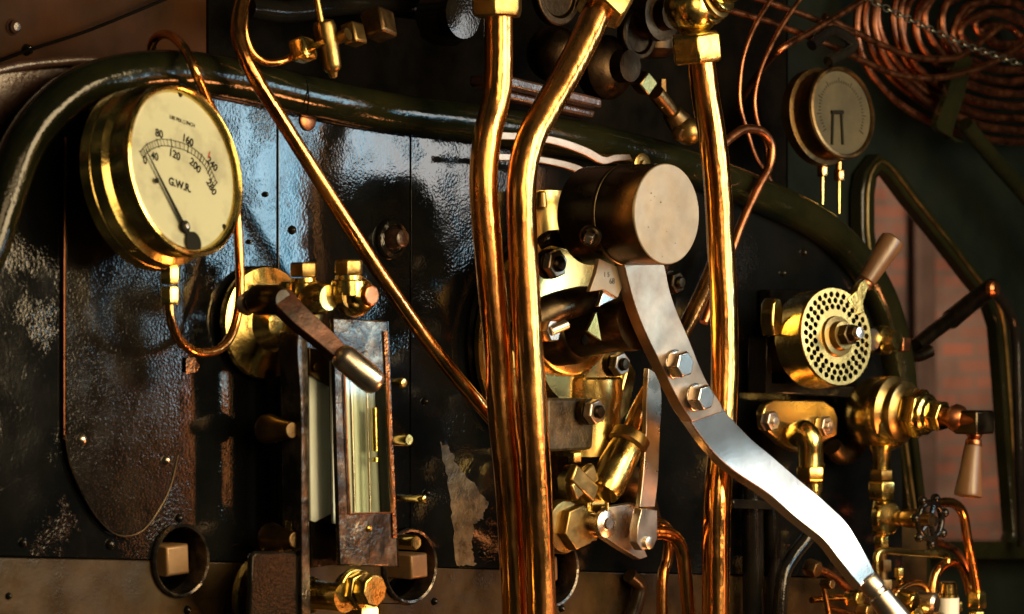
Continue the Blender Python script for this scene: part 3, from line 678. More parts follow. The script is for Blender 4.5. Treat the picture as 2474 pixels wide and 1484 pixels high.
# split hub
hb = thing('regulator_hub', 'dark oily split hub and arm carrying the steel lever', 'hub', 1420, 780, 0.12)
an = ax(1, -0.14, 0.62)
mb = MB(); mb.L(1325, 806, 0.062, an, [(-50, 74), (-44, 84), (60, 82), (72, 76), (78, 68), (160, 64), (198, 68), (204, 66)], 48); mb.build('barrel', 'darksteel', hb)
mb = MB(); mb.T([(1290, 770, 0.13), (1340, 745, 0.14), (1400, 728, 0.14), (1440, 726, 0.14)], [40, 34], 20); mb.build('upper_clamp', 'darksteel', hb)
mb = MB(); mb.T([(1330, 800, 0.19), (1368, 784, 0.195)], 12); mb.H(1330, 800, 0.185, an, -12, 8, 28, 6); mb.build('clamp_bolt', 'steel', hb)
mb = MB(); mb.pl([(1420, 800), (1440, 755), (1452, 822)], 0.20, 0.004); mb.build('pointer', 'satinbrass', hb)
mb = MB(); mb.L(1410, 822, 0.178, N, [(0, 12), (3, 12)], 20); mb.build('oil_hole', 'dullblack', hb)
mb = MB(); mb.T([(1300, 592, 0.11), (1335, 575, 0.12), (1400, 590, 0.12)], [14, 26], 18); mb.build('stop_lug', 'blacksmooth', hb)
ar = thing('index_plate', 'pale steel notched index plate stamped with numbers below the heavy cylinder', 'plate', 1465, 680, 0.17)
mb = MB(); mb.pl([(1447, 625), (1503, 650), (1505, 690), (1492, 720), (1458, 700), (1424, 705), (1440, 660)], 0.20, 0.006); mb.build('plate', 'disc', ar, bev=0.0008)
mb = MB(); mb.pl([(1458, 701), (1490, 722), (1465, 732), (1446, 742)], 0.195, 0.006); mb.build('point', 'lever', ar, bev=0.001)
text('1 5', 0.008, P(1465, 664, 0.2002), X, Z, 'darksteel', ar, 0.0002); text('68', 0.009, P(1478, 680, 0.2002), X, Z, 'darksteel', ar, 0.0002)

# ================================================================== HEAVY CYLINDER
wt = thing('counterweight', 'heavy horizontal bronzed cylinder with a pale satin steel end face', 'cylinder', 1420, 522, 0.14)
aw = ax(1, 0.0, 0.68)
mb = MB(); mb.L(1420, 522, 0.15, aw, [(0, 100), (2, 114), (6, 119), (90, 119), (92, 120.5), (180, 120.5), (181, 119)], 80); mb.build('barrel', 'weight', wt)
mb = MB(); mb.L(1420, 522, 0.15, aw, [(180, 119), (182, 119), (183.5, 117), (183.8, 0)], 80); mb.build('end_face', 'disc', wt)
ow = P(1420, 522, 0.15); kw_ = mpp(ow); fw = ow + aw * (183.9 * kw_ / math.sqrt(1 - aw.dot(F) ** 2)); mb = MB()
for (u, v, r) in ((1573, 467, 2.6), (1581, 475, 1.6), (1596, 489, 3.0), (1572, 484, 1.5), (1566, 549, 2.2), (1631, 588, 1.8), (1640, 500, 1.3), (1610, 560, 1.4), (1600, 620, 1.6)):
    mb.lathe(onplane(u, v, fw, aw), aw, [(0, r * kw_), (0.0002, r * 0.8 * kw_)], 8, 0.4, 0.6)
mb.build('dents', 'darksteel', wt)
mb = MB(); mb.L(1420, 522, 0.15, aw, [(85, 118), (87, 122), (93, 122), (95, 118)], 80); mb.build('collar', 'weight', wt)
sa = ax(-0.25, 0.35, 0.9)
mb = MB(); o = P(1425, 572, 0.235); kk = mpp(o)
mb.lathe(o - sa * 0.004, sa, [(0, 27 * kk), (0.005, 26 * kk), (0.006, 22 * kk), (0.004, 14 * kk), (0.004, 0)], 28); mb.build('screw_washer', 'darksteel', wt)
mb = MB(); mb.lathe(o - sa * 0.002, sa, [(0, 15 * kk), (0.012, 14 * kk)], 4, 0.5); mb.build('square_screw', 'steel', wt, bev=0.0006)

# ================================================================== STEEL LEVER
lv = thing('regulator_lever', 'long polished steel lever curving down to the lower right corner', 'lever', 1550, 640, 0.21)
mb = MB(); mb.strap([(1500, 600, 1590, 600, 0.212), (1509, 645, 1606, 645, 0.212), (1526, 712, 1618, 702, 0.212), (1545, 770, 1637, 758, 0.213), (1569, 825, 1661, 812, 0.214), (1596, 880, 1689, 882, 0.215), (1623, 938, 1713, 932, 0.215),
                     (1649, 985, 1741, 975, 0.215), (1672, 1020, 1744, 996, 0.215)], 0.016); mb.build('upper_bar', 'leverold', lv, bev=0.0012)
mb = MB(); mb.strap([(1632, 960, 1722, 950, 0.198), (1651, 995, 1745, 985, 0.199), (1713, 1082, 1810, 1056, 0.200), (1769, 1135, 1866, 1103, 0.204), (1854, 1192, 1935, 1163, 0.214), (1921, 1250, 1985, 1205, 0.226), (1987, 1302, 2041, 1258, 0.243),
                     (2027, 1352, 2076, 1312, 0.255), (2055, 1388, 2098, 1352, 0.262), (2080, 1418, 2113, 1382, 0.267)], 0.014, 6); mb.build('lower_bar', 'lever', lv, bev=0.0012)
ha = (P(2170, 1500, 0.29) - P(2095, 1400, 0.262)).normalized()
mb = MB(); mb.L(2093, 1398, 0.262, ha, [(0, 26), (8, 29), (34, 28), (38, 24), (46, 24), (50, 30), (120, 34), (170, 34)], 28); mb.build('handle', 'steel', lv)
for (u, v, r) in ((1640, 880, 34), (1690, 960, 33)):
    mb = MB(); mb.L(u - 12, v, 0.215, N, [(0, r * 1.05), (4, r * 1.05)], 26); mb.H(u - 12, v, 0.218, N, 0, 27, r, 6, 0.2, 0.1); mb.build('bolt', 'lever', lv, bev=0.001)

# link strap
lk = thing('link_rod', 'flat steel link hanging behind the lever down to a small crank', 'link', 1575, 900, 0.16)
mb = MB(); mb.strap([(1566, 890, 1590, 905, 0.13), (1562, 960, 1598, 960, 0.13), (1560, 1050, 1594, 1050, 0.13), (1553, 1150, 1590, 1150, 0.13), (1545, 1225, 1582, 1225, 0.13)], 0.007); mb.build('strap', 'steel', lk, bev=0.0008)
mb = MB(); mb.pl([(1550, 1228), (1588, 1233), (1588, 1300), (1577, 1326), (1550, 1330), (1538, 1312), (1540, 1270)], 0.145, 0.012); mb.build('fork_end', 'steel', lk, bev=0.001)
mb = MB(); mb.L(1562, 1311, 0.145, N, [(0, 15), (7, 15), (8, 11), (8, 0)], 20); mb.build('pin', 'steel', lk)
ck = thing('crank_arm', 'small steel crank arm with a round washer end below the brass cock', 'crank', 1500, 1280, 0.13)
mb = MB(); mb.pl([(1470, 1225), (1530, 1215), (1545, 1225), (1540, 1290), (1565, 1345), (1545, 1352), (1500, 1325), (1462, 1300)], 0.118, 0.012); mb.build('plate', 'steel', ck, bev=0.001)
mb = MB(); mb.L(1456, 1265, 0.135, N, [(-40, 24), (-2, 24), (0, 34), (9, 34), (10, 32), (10, 17), (11, 14), (16, 13), (16, 0)], 30); mb.build('boss', 'steel', ck)
mb = MB(); mb.T([(1467, 1235, 0.145), (1467, 1215, 0.145)], 4); mb.build('split_pin', 'brass', ck)

# cock below the regulator
cc = thing('blower_cock', 'faceted brass cock with a big stepped hex gland beside the twin pipes', 'valve', 1400, 1180, 0.08)
mb = MB(); mb.L(1408, 1215, 0.07, Z, [(-60, 40), (-30, 60), (0, 66), (60, 66), (90, 50), (96, 30)], 8, 0.2); mb.build('body', 'brass', cc, bev=0.003)
mb = MB(); mb.H(1388, 1118, 0.09, Z, 0, 26, 17, 4, 0.6); mb.build('top_plug', 'brass', cc, bev=0.001)
mb = MB(); mb.box(P(1405, 1165, 0.115), V((0.02, 0, 0.012)), V((0, 0.006, 0)), V((-0.005, 0, 0.010))); mb.box(P(1405, 1168, 0.116), V((0.02, 0, -0.014)), V((0, 0.006, 0)), V((0.005, 0, 0.010))); mb.build('cross_rib', 'brassdull', cc, bev=0.003)
mb = MB(); mb.L(1350, 1272, 0.10, N, [(0, 66), (12, 66), (17, 62), (18, 50)], 44); mb.build('gland_flange', 'brassdull', cc)
mb = MB(); mb.H(1366, 1272, 0.10, N, 0, 36, 58, 6, 0.25, 0.05); mb.build('gland_nut', 'brassdull', cc, bev=0.001)
mb = MB(); mb.H(1400, 1272, 0.10, N, 0, 26, 42, 6, 0.1, 0.05); mb.L(1420, 1270, 0.10, N, [(0, 28), (40, 26)], 24); mb.build('lock_nut', 'brassdull', cc, bev=0.001)
da = (P(1545, 1010, 0.11) - P(1450, 1195, 0.11)).normalized()
mb = MB(); mb.L(1455, 1190, 0.11, da, [(0, 40), (20, 46), (120, 42), (124, 36)], 32); mb.build('branch', 'brass', cc)
mb = MB(); mb.L(1455, 1190, 0.11, da, [(122, 44), (128, 50), (150, 50), (156, 42)], 32); mb.build('collar', 'brassdull', cc)
mb = MB(); mb.T([(1515, 1080, 0.105), (1530, 1020, 0.10), (1570, 940, 0.09), (1650, 800, 0.075), (1705, 690, 0.065), (1740, 600, 0.05)], 20)
tag(mb.build('blower_pipe', 'copper'), 'copper pipe slanting up behind the steel lever from the faceted cock', 'pipe')
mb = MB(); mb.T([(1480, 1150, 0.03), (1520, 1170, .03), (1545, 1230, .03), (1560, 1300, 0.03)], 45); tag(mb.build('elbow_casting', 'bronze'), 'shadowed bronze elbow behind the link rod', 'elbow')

# lower middle small copper pipes
mb = MB(); mb.T([(1560, 1288, 0.10), (1600, 1287, 0.10), (1630, 1300, 0.10), (1648, 1335, 0.10), (1655, 1390, 0.10), (1668, 1540, 0.10)], 17)
tag(mb.build('drain_pipe', 'copper'), 'copper pipe bending down at the right of the crank arm', 'pipe')
mb = MB(); mb.T([(1560, 1262, 0.07), (1595, 1265, 0.07), (1616, 1290, 0.07), (1612, 1350, 0.07), (1600, 1400, 0.07), (1600, 1540, 0.07)], 14)
tag(mb.build('drain_pipe', 'copper'), 'thinner copper pipe bending down just behind the crank arm pipe', 'pipe')
mb = MB(); mb.T([(1520, 1390, 0.02), (1545, 1420, .02), (1530, 1480, .02), (1500, 1540, .02)], 18); tag(mb.build('hose', 'brown'), 'dark brown hose at the bottom between the copper pipes', 'hose')

# ================================================================== WATER GAUGE
wg = thing('water_gauge', 'boiler water gauge with two brass cocks and a glazed steel protector box', 'water gauge', 860, 1100, 0.05)
mb = MB(); mb.L(632, 780, 0.012, N, [(0, 136), (8, 138), (14, 134), (18, 110), (30, 70), (60, 52), (64, 0)], 52); mb.build('flange', 'brass', wg)
mb = MB(); mb.L(690, 720, 0.05, N, [(0, 40), (60, 42), (90, 40), (104, 34), (110, 30)], 36); mb.build('body', 'brass', wg)
for (u, v, t0, r, d) in ((734, 670, 36, 36, 0.08), (842, 664, 36, 36, 0.12)):
    mb = MB(); mb.H(u, v, d, Z, 0, t0, r, 6, 0.15); mb.build('cap_nut', 'brassdull', wg, bev=0.001)
    mb = MB(); mb.L(u, v + 50, d, Z, [(0, 44), (20, 44), (34, 42), (38, 34), (48, 32)], 32); mb.build('collar', 'brass', wg)
mb = MB(); o = P(856, 716, 0.12); mb.ball(o, 51 * mpp(o), 32); mb.build('cock_ball', 'brass', wg)
mb = MB(); mb.L(865, 714, 0.125, N, [(0, 30), (14, 30), (16, 26), (34, 26), (36, 23), (36, 0)], 8); mb.build('end_plug', 'copperdull', wg, bev=0.001)
mb = MB(); mb.L(745, 760, 0.06, Z, [(-60, 30), (0, 36), (60, 36)], 28); mb.L(770, 716, 0.08, N, [(0, 26), (80, 28)], 24); mb.build('neck', 'brassdull', wg)
# upper dark handle
mb = MB(); mb.L(600, 725, 0.075, N, [(0, 24), (10, 26), (14, 22), (18, 34), (26, 37), (75, 36), (84, 30), (90, 24)], 32); mb.build('handle_boss', 'darksteel', wg)
mb = MB(); mb.L(590, 735, 0.075, N, [(0, 26), (8, 28), (12, 24)], 24); mb.build('boss_ring', 'steel', wg)
mb = MB(); mb.strap([(655, 722, 700, 696, 0.125), (706, 776, 740, 742, 0.14), (772, 830, 800, 798, 0.155), (812, 864, 838, 838, 0.165)], 0.014); mb.build('handle_bar', 'orange', wg, bev=0.001)
ha = (P(908, 930, 0.185) - P(822, 858, 0.165)).normalized()
mb = MB(); mb.L(824, 858, 0.165, ha, [(-16, 4), (-12, 18), (-4, 28), (8, 33), (90, 34), (104, 32), (116, 24), (121, 12), (122, 0)], 36); mb.build('handle_grip', 'steel', wg)
# protector box
Wd = [(806, 768), (936, 776), (948, 1070), (962, 1370), (822, 1366), (812, 1060)]
hole = [(832, 905), (936, 908), (941, 1080), (950, 1238), (846, 1241), (838, 1080)]
mb = MB(); mb.poly([[P(a, b, 0.115) for a, b in Wd], [P(a, b, 0.115) for a, b in hole]], V((0, 0.006, 0))); mb.build('front_plate', 'speckled', wg, bev=0.0015)
mb = MB(); mb.pl([(927, 800), (936, 800), (949, 1070), (959, 1300), (950, 1300), (941, 1070)], 0.1172, 0.002); mb.build('edge_strip', 'coppercrust', wg)
hi = offs(hole, -1); mb = MB(); mb.T([(a, b, 0.117) for a, b in hole + [hole[0]]], 2.6, 8, 1); mb.build('glass_bead', 'copperdull', wg)
mb = MB(); mb.poly([[P(a, b, 0.108) for a, b in offs(hole, 3)]], V((0, 0.002, 0))); mb.build('front_glass', 'glass', wg)
mb = MB(); mb.pl([(800, 870), (930, 870), (942, 1265), (806, 1265)], 0.088, 0.003); mb.build('backing', 'milk', wg)
for (u, r) in ((846, 5), (868, 9), (884, 4)):
    mb = MB(); mb.T([(u, 890, 0.098), (u + 10, 1255, 0.098)], r, 14, 1); mb.build('gauge_tube', 'glass' if r == 9 else 'steel', wg)
mb = MB(); mb.T([(903, 985, 0.104), (906, 1090, 0.104)], 9); mb.T([(906, 1105, 0.104), (906, 1116, 0.104)], 9); mb.build('bright_sleeve', 'brass', wg)
mb = MB(); mb.L(890, 1277, 0.115, N, [(0, 9), (4, 8), (6, 4)], 14); mb.build('screw', 'brass', wg)
mb = MB(); mb.strap([(936, 776, 938, 778, 0.112), (948, 1070, 950, 1072, 0.112), (962, 1368, 964, 1370, 0.112)], 0.05); mb.build('side_plate', 'blacksmooth', wg)
# left frame
mb = MB(); mb.strap([(722, 800, 742, 800, 0.09), (718, 850, 744, 850, 0.09), (727, 1000, 746, 1000, 0.09), (728, 1300, 748, 1300, 0.09), (730, 1540, 752, 1540, 0.09)], 0.03); mb.build('edge_post', 'speckled', wg, bev=0.001)
mb = MB(); mb.pl([(750, 850), (806, 850), (812, 1060), (820, 1364), (752, 1372)], 0.062, 0.004); mb.build('side_frame', 'blacksmooth', wg, bev=0.001)
mb = MB(); mb.pl([(747, 900), (795, 925), (798, 1080), (800, 1242), (762, 1262), (750, 1258)], 0.067, 0.003); mb.build('side_glass', 'milk', wg, bev=0.001)
mb = MB(); mb.pl([(747, 840), (800, 850), (798, 935), (748, 905)], 0.072, 0.004); mb.L(762, 888, 0.074, N, [(0, 10), (3, 9)], 16); mb.build('strap_plate', 'bronze', wg, bev=0.001)
mb = MB(); mb.pl([(690, 880), (712, 885), (716, 1300), (694, 1300)], 0.05, 0.01); mb.build('back_rod', 'brassdull', wg, bev=0.003)
mb = MB(); mb.pl([(704, 1258), (720, 1262), (722, 1335), (704, 1335)], 0.075, 0.01); mb.build('lug', 'brass', wg, bev=0.001)
for (u, v) in ((640, 1037), (648, 1300)):
    mb = MB(); mb.L(u, v, 0.04, N, [(0, 36), (10, 38), (30, 30), (50, 24), (70, 20)], 28); mb.H(u + 18, v, 0.04, N, 0, 30, 30, 6, .2); mb.build('test_cock', 'bronze', wg, bev=0.001)
mb = MB(); mb.L(640, 1440, 0.03, N, [(0, 108), (8, 110), (12, 104), (14, 0)], 48); mb.build('lower_flange', 'satinbrass', wg)
mb = MB(); mb.pl([(608, 1342), (618, 1332), (712, 1332), (724, 1345), (727, 1560), (600, 1560)], 0.085, 0.008); mb.build('handle_guard', 'blacksmooth', wg, bev=0.003)
mb = MB(); mb.L(700, 1433, 0.03, N, [(0, 48), (30, 46), (55, 44), (60, 36), (100, 34), (140, 36)], 36); mb.build('lower_body', 'brass', wg)
mb = MB(); mb.L(862, 1425, 0.11, N, [(-30, 40), (-14, 50), (-6, 54), (0, 50)], 36); mb.H(862, 1425, 0.11, N, 0, 18, 48, 6, 0.3, 0.05); mb.build('lower_cock', 'brass', wg, bev=0.001)
mb = MB(); mb.H(880, 1425, 0.122, N, 0, 28, 41, 8, 0.15, 0.05); mb.build('lower_plug', 'brass', wg, bev=0.001)
mb = MB(); mb.L(876, 1560, 0.10, Z, [(0, 46), (92, 46), (100, 40)], 6, 0.2); mb.build('drain_nut', 'brass', wg, bev=0.001)
# fixing pins on the right
for (u, v, ln, r, k_) in ((955, 925, 12, 12, 1), (944, 1061, 46, 15, 0), (950, 1202, 68, 10, 1), (958, 1308, 50, 18, 0)):
    mb = MB(); o = P(u, v, 0.08)
    if k_: mb.L(u, v, 0.08, N, [(-10, r * 0.8), (ln - 10, r * 0.8), (ln - 6, r), (ln + 6, r * 1.1), (ln + 10, r * .8), (ln + 11, 0)], 20)
    else: mb.L(u, v, 0.08, N, [(-10, r), (ln - 4, r), (ln, r * 0.8), (ln, 0)], 22)
    mb.build('fixing_pin', 'brass', wg)

# ================================================================== PERFORATED BRASS DRUM (ejector handle)
ej = thing('ejector_valve', 'round brass drum valve with a perforated face and a wooden grip', 'valve', 1960, 830, 0.06)
ae = ax(1, -0.19, 0.765); cu_, cv_ = 2015, 812; bu, bv = cu_ - 62, cv_ + 12
mb = MB(); mb.L(bu, bv, 0.08, ae, [(0, 100), (2, 116), (6, 118), (55, 118), (58, 119), (61, 117.5), (58, 114), (20, 112)], 64); mb.f = mb.f[:-1]; mb.build('drum', 'brass', ej)
ob = P(bu, bv, 0.08); ke = mpp(ob); ape = math.sqrt(1 - ae.dot(F) ** 2); fo = ob + ae * (61.5 * ke / ape); ex_, ey_, _ = frame(ae)
rim_ = circ(fo, 117 * ke, 60, ex_, ey_); hs = []
for rr_, n_h, ph in ((0.87, 31, 0), (0.745, 27, 0.1), (0.62, 23, 0)):
    for i in range(n_h):
        th = ph + 2 * math.pi * i / n_h; c_ = fo + (ex_ * math.cos(th) + ey_ * math.sin(th)) * (117 * ke * rr_); hs.append(circ(c_, 7.4 * ke, 10, ex_, ey_))
mb = MB(); mb.poly([rim_] + hs, -ae * 0.0008); mb.build('perforated_face', 'satinbrass', ej)
mb = MB(); mb.lathe(fo - ae * 0.012, ae, [(0, 112 * ke), (0.001, 112 * ke)], 40); mb.build('inner_plate', 'dullblack', ej)
mb = MB(); mb.lathe(fo + ae * 0.0003, ae, [(0, 50 * ke), (0.004, 48 * ke), (0.005, 36 * ke), (0.014, 33 * ke), (0.015, 0)], 30); mb.build('hub', 'brassdull', ej)
mb = MB(); mb.lathe(fo + ae * 0.014, ae, [(0, 27 * ke), (0.012, 27 * ke), (0.013, 20 * ke), (0.022, 18 * ke), (0.023, 0)], 6); mb.build('hub_nut', 'darksteel', ej, bev=0.001)
mb = MB(); mb.lathe(fo + ae * 0.034, ae, [(0, 14 * ke), (0.008, 14 * ke), (0.009, 0)], 8); mb.build('spindle_end', 'steel', ej)
mb = MB(); lug = [onplane(a, b, fo, ae) for a, b in ((2046, 722), (2068, 700), (2074, 684), (2088, 672), (2100, 690), (2092, 712), (2086, 735), (2090, 758), (2070, 760))]
mb.poly([[p + ae * 0.0005 for p in lug]], -ae * 0.01); mb.build('lug', 'brass', ej, bev=0.002)
dg_ = P(2083, 694, 0.10); hg = (P(2155, 580, 0.12) - P(2083, 694, 0.10)).normalized()
mb = MB(); mb.L(2083, 694, 0.10, hg, [(0, 16), (6, 20), (12, 20), (16, 17), (20, 22), (70, 26), (125, 31), (138, 29), (144, 20), (146, 0)], 32); mb.build('grip', 'wood', ej)
mb = MB(); mb.L(2083, 694, 0.10, hg, [(6, 20), (9, 23), (14, 23), (17, 20)], 28); mb.build('ferrule', 'copperdull', ej)
mb = MB(); mb.pl([(1868, 735), (1876, 720), (1886, 722), (1892, 745), (1888, 810), (1870, 812), (1865, 780)], 0.085, 0.02); mb.build('stop_lug', 'brass', ej, bev=0.002)
mb = MB(); mb.pl([(1852, 818), (1862, 812), (1866, 925), (2072, 935), (2072, 962), (1850, 950)], 0.05, 0.03); mb.build('bracket', 'blacksmooth', ej, bev=0.002)
mb = MB(); mb.pl([(1862, 700), (2070, 700), (2070, 935), (1862, 930)], 0.03, 0.02); mb.build('mount', 'dullblack', ej, bev=0.002)

# brass elbow flange below
ef = thing('elbow_flange', 'brass two bolt flange with an elbow pipe and hex nut under the perforated drum', 'pipe fitting', 1935, 1030, 0.05)
mb = MB(); mb.pl([(1842, 1000), (1850, 978), (1870, 965), (1990, 968), (2014, 985), (2024, 1010), (2022, 1050), (1995, 1066), (1960, 1085), (1925, 1092), (1890, 1075), (1862, 1048), (1846, 1035)], 0.05, 0.012); mb.build('flange', 'satinbrass', ef, bev=0.002)
mb = MB(); mb.T([(1925, 1052, 0.06), (1942, 1045, 0.075), (1955, 1065, 0.082), (1957, 1095, 0.082), (1957, 1130, 0.082)], 31, 28); mb.build('elbow', 'brass', ef)
for t0, t1, r in ((0, 36, 37),): mb = MB(); mb.H(1957, 1162, 0.082, Z, t0, t1, r, 6, 0.1); mb.build('hex_nut', 'brass', ef, bev=0.001)
mb = MB(); mb.L(1962, 1200, 0.082, Z, [(0, 20), (10, 20), (14, 24), (32, 24), (36, 20), (75, 30), (80, 30)], 28); mb.build('sleeve', 'brass', ef)
for (u, v) in ((1862, 1017), (1993, 1029)):
    mb = MB(); mb.H(u - 12, v, 0.052, N, 0, 18, 25, 6, 0.2, 0.08); mb.L(u - 12, v, 0.052, N, [(18, 12), (24, 12), (25, 0)], 18); mb.build('flange_nut', 'steel', ef, bev=0.0006)
mb = MB(); mb.T([(1962, 1190, 0.08), (1962, 1230, 0.08), (1955, 1290, 0.075), (1915, 1345, 0.07), (1890, 1400, 0.07), (1880, 1540, 0.07)], 18)
tag(mb.build('drop_pipe', 'blacksmooth'), 'black pipe dropping from the elbow flange behind the lever', 'pipe')

# ================================================================== LARGE SPINDLE VALVE
sv = thing('spindle_valve', 'bulbous brass steam valve with ribbed spindle pointing to the window', 'valve', 2130, 990, 0.05)
asv = ax(1, 0.11, 0.62)
mb = MB(); o = P(2128, 1000, 0.07); mb.ball(o, 92 * mpp(o), 36); mb.build('bulb', 'brass', sv)
pr = [(0, 70), (40, 82), (44, 84), (52, 84), (56, 76), (60, 66)]
SO = (2105, 985, 0.06, asv)
mb = MB(); mb.L(*SO, [(0, 70), (34, 76), (38, 82), (47, 82), (51, 74), (56, 66), (62, 66), (66, 73), (74, 73), (78, 62), (84, 56)], 44); mb.build('neck', 'brassdull', sv)
mb = MB(); mb.H(*SO, 84, 116, 60, 6, 0.3, 0.05); mb.build('gland_hex', 'brass', sv, bev=0.001)
mb = MB(); mb.L(*SO, [(114, 50), (124, 50), (128, 42), (136, 38)], 36); mb.H(*SO, 134, 160, 38, 6, 0.1, 0.06); mb.build('packing_nut', 'brass', sv, bev=0.001)
mb = MB(); mb.L(*SO, [(158, 22), (174, 22), (178, 30), (186, 34), (198, 30), (204, 22), (236, 20)], 28); mb.build('spindle', 'copperdull', sv)
mb = MB(); c_ = P(2352, 1020, 0.205); mb.box(c_, X * 0.020, V((0, 0.018, 0)), Z * 0.015); mb.build('handle_block', 'darksteel', sv, bev=0.003)
mb = MB(); mb.L(2372, 1020, 0.205, N, [(0, 22), (14, 22), (16, 19), (16, 0)], 8); mb.build('spindle_nut', 'steel', sv, bev=0.001)
dn = (P(2338, 1200, 0.205) - P(2354, 1045, 0.205)).normalized()
mb = MB(); mb.L(2354, 1042, 0.205, dn, [(0, 14), (4, 19), (12, 19), (16, 15), (22, 20), (30, 20), (34, 22)], 26); mb.build('ferrule', 'copperdull', sv)
mb = MB(); mb.L(2354, 1042, 0.205, dn, [(32, 19), (40, 22), (90, 26), (150, 34), (156, 33), (158, 28), (158, 0)], 32); mb.build('grip', 'wood', sv)
# pipe string beneath it
vs = thing('union_string', 'stack of brass unions and a small stop valve under the bulbous valve', 'pipe fitting', 2130, 1330, 0.08)
mb = MB(); mb.L(2128, 1136, 0.08, Z, [(0, 22), (44, 24), (60, 30)], 28); mb.build('nipple', 'brass', vs)
for (v, h, r) in ((1160, 26, 30), (1206, 44, 36), (1330, 36, 20)):
    mb = MB(); mb.H(2128, v, 0.08, Z, 0, h, r, 6, 0.2); mb.build('union_nut', 'brass' if h != 26 else 'brassdull', vs, bev=0.001)
mb = MB(); mb.L(2128, 1296, 0.08, Z, [(0, 16), (6, 24), (60, 24), (86, 20), (90, 26), (94, 26)], 28); mb.build('stop_valve_body', 'brass', vs)
mb = MB(); o = P(2132, 1250, 0.09); mb.lathe(o, ax(1, 0.05, 0.8), [(0, 40 * mpp(o)), (0.012, 40 * mpp(o)), (0.014, 36 * mpp(o)), (0.015, 0)], 32); mb.build('boss', 'brass', vs)
mb = MB(); mb.L(2150, 1250, 0.09, N, [(0, 18), (30, 18), (34, 22), (60, 24), (66, 18), (90, 16)], 26); mb.build('spindle', 'bronze', vs)
mb = MB(); mb.T([(2128, 1320, 0.08), (2130, 1400, 0.08), (2135, 1540, 0.08)], 15); mb.H(2132, 1380, 0.08, Z, 0, 28, 22, 6, .2); mb.H(2132, 1440, 0.08, Z, 0, 40, 24, 6, .2); mb.build('lower_pipe', 'bronze', vs)
hw = thing('hand_wheel', 'small dark knobbed hand wheel in front of the window corner', 'hand wheel', 2250, 1258, 0.14)
ah = ax(1, 0.0, 0.72); o = P(2246, 1258, 0.14); kw = mpp(o); e1, e2, _ = frame(ah)
mb = MB(); rp_ = circ(o, 44 * kw, 36, e1, e2); mb.tube(rp_ + [rp_[0]], 8 * kw, 12, 1); mb.build('rim', 'blacksmooth', hw)
mb = MB()
for i in range(5): th = 2 * math.pi * i / 5; mb.tube([o, o + (e1 * math.cos(th) + e2 * math.sin(th)) * 44 * kw], 6 * kw, 8, 1)
mb.lathe(o - ah * 0.006, ah, [(0, 15 * kw), (0.014, 13 * kw)], 18); mb.build('spokes', 'blacksmooth', hw)
for i in range(7):
    th = 2 * math.pi * i / 7 + 0.3; mb = MB(); mb.ball(o + (e1 * math.cos(th) + e2 * math.sin(th)) * 57 * kw, 12 * kw, 14); mb.build('knob', 'blacksmooth', hw)

# window prop
wp = thing('window_prop', 'dark slanting window prop arm with a wing nut at its lower end', 'prop', 2300, 760, -0.03)
mb = MB(); mb.T([(2210, 838, 0.0), (2250, 805, -0.01), (2300, 768, -0.03)], 19, 20, 3); mb.T([(2296, 772, -0.03), (2345, 732, -0.045), (2396, 694, -0.06)], [24, 22], 20, 3); mb.build('arm', 'darksteel', wp)
mb = MB(); mb.L(2392, 698, -0.04, N, [(0, 20), (10, 20), (14, 14), (14, 0)], 20); mb.build('pivot', 'copperdull', wp)
mb = MB(); mb.T([(2190, 852, 0.02), (2215, 862, 0.02), (2244, 848, 0.02)], [10, 17], 14, 4); mb.build('wing', 'darksteel', wp)
mb = MB(); mb.H(2162, 832, 0.02, N, 0, 26, 24, 4, 0.75); mb.build('block', 'copperdull', wp, bev=0.001)
mb = MB(); mb.L(2100, 822, 0.02, N, [(0, 32), (12, 32), (16, 24), (24, 36), (40, 34), (46, 26), (62, 22)], 28); mb.build('socket', 'brass', wp)
mb = MB(); mb.L(2060, 820, 0.02, N, [(0, 26), (45, 26)], 28); mb.build('stem', 'steel', wp)

# ================================================================== SECOND GAUGE (right)
sg = thing('vacuum_gauge', 'smaller dim brass gauge with a browned dial at upper right', 'gauge', 1960, 290, -0.02)
a2 = ax(1, -0.17, 0.745); c2u, c2v = 2030, 275
mb = MB(); mb.L(c2u - 62, c2v + 11, -0.02, a2, [(0, 60), (0, 115), (2, 118), (20, 118), (22, 108), (24, 106), (50, 106), (53, 112), (60, 113), (63, 110), (64, 104), (61, 101), (58, 100)], 56); mb.build('case', 'bronze', sg)
mb = MB(); f2_ = P(c2u - 62, c2v + 11, -0.02) + a2 * (58.9 * mpp(P(c2u - 62, c2v + 11, -0.02)) / math.sqrt(1 - a2.dot(F) ** 2)); h1, h2, _ = frame(a2); k2_ = mpp(f2_)
for i in range(41):
    th = math.radians(-35 + 250 * i / 40); e_ = h1 * math.cos(th) + h2 * math.sin(th); mb.tube([f2_ + e_ * 72 * k2_, f2_ + e_ * (86 if i % 5 == 0 else 79) * k2_], 0.9 * k2_, 4, 1)
mb.build('scale_marks', 'ink', sg)
o = P(c2u - 62, c2v + 11, -0.02); k2 = mpp(o); ap2 = math.sqrt(1 - a2.dot(F) ** 2); f2 = o + a2 * (58.5 * k2 / ap2)
mb = MB(); mb.lathe(f2 - a2 * .001, a2, [(0, 101 * k2), (0.001, 101 * k2)], 48); mb.build('dial', 'olddial', sg)
mb = MB(); mb.lathe(f2 + a2 * .003, a2, [(0, 102 * k2), (0.0008, 102 * k2)], 48); mb.build('glass', 'glass', sg)
mb = MB()
for (ua, va, ub, vb) in ((2010, 268, 2008, 350), (2030, 268, 2034, 350)):
    a_, b_ = onplane(ua, va, f2, a2) + a2 * .001, onplane(ub, vb, f2, a2) + a2 * .001; mb.tube([a_, b_], 3.5 * k2, 8, 1)
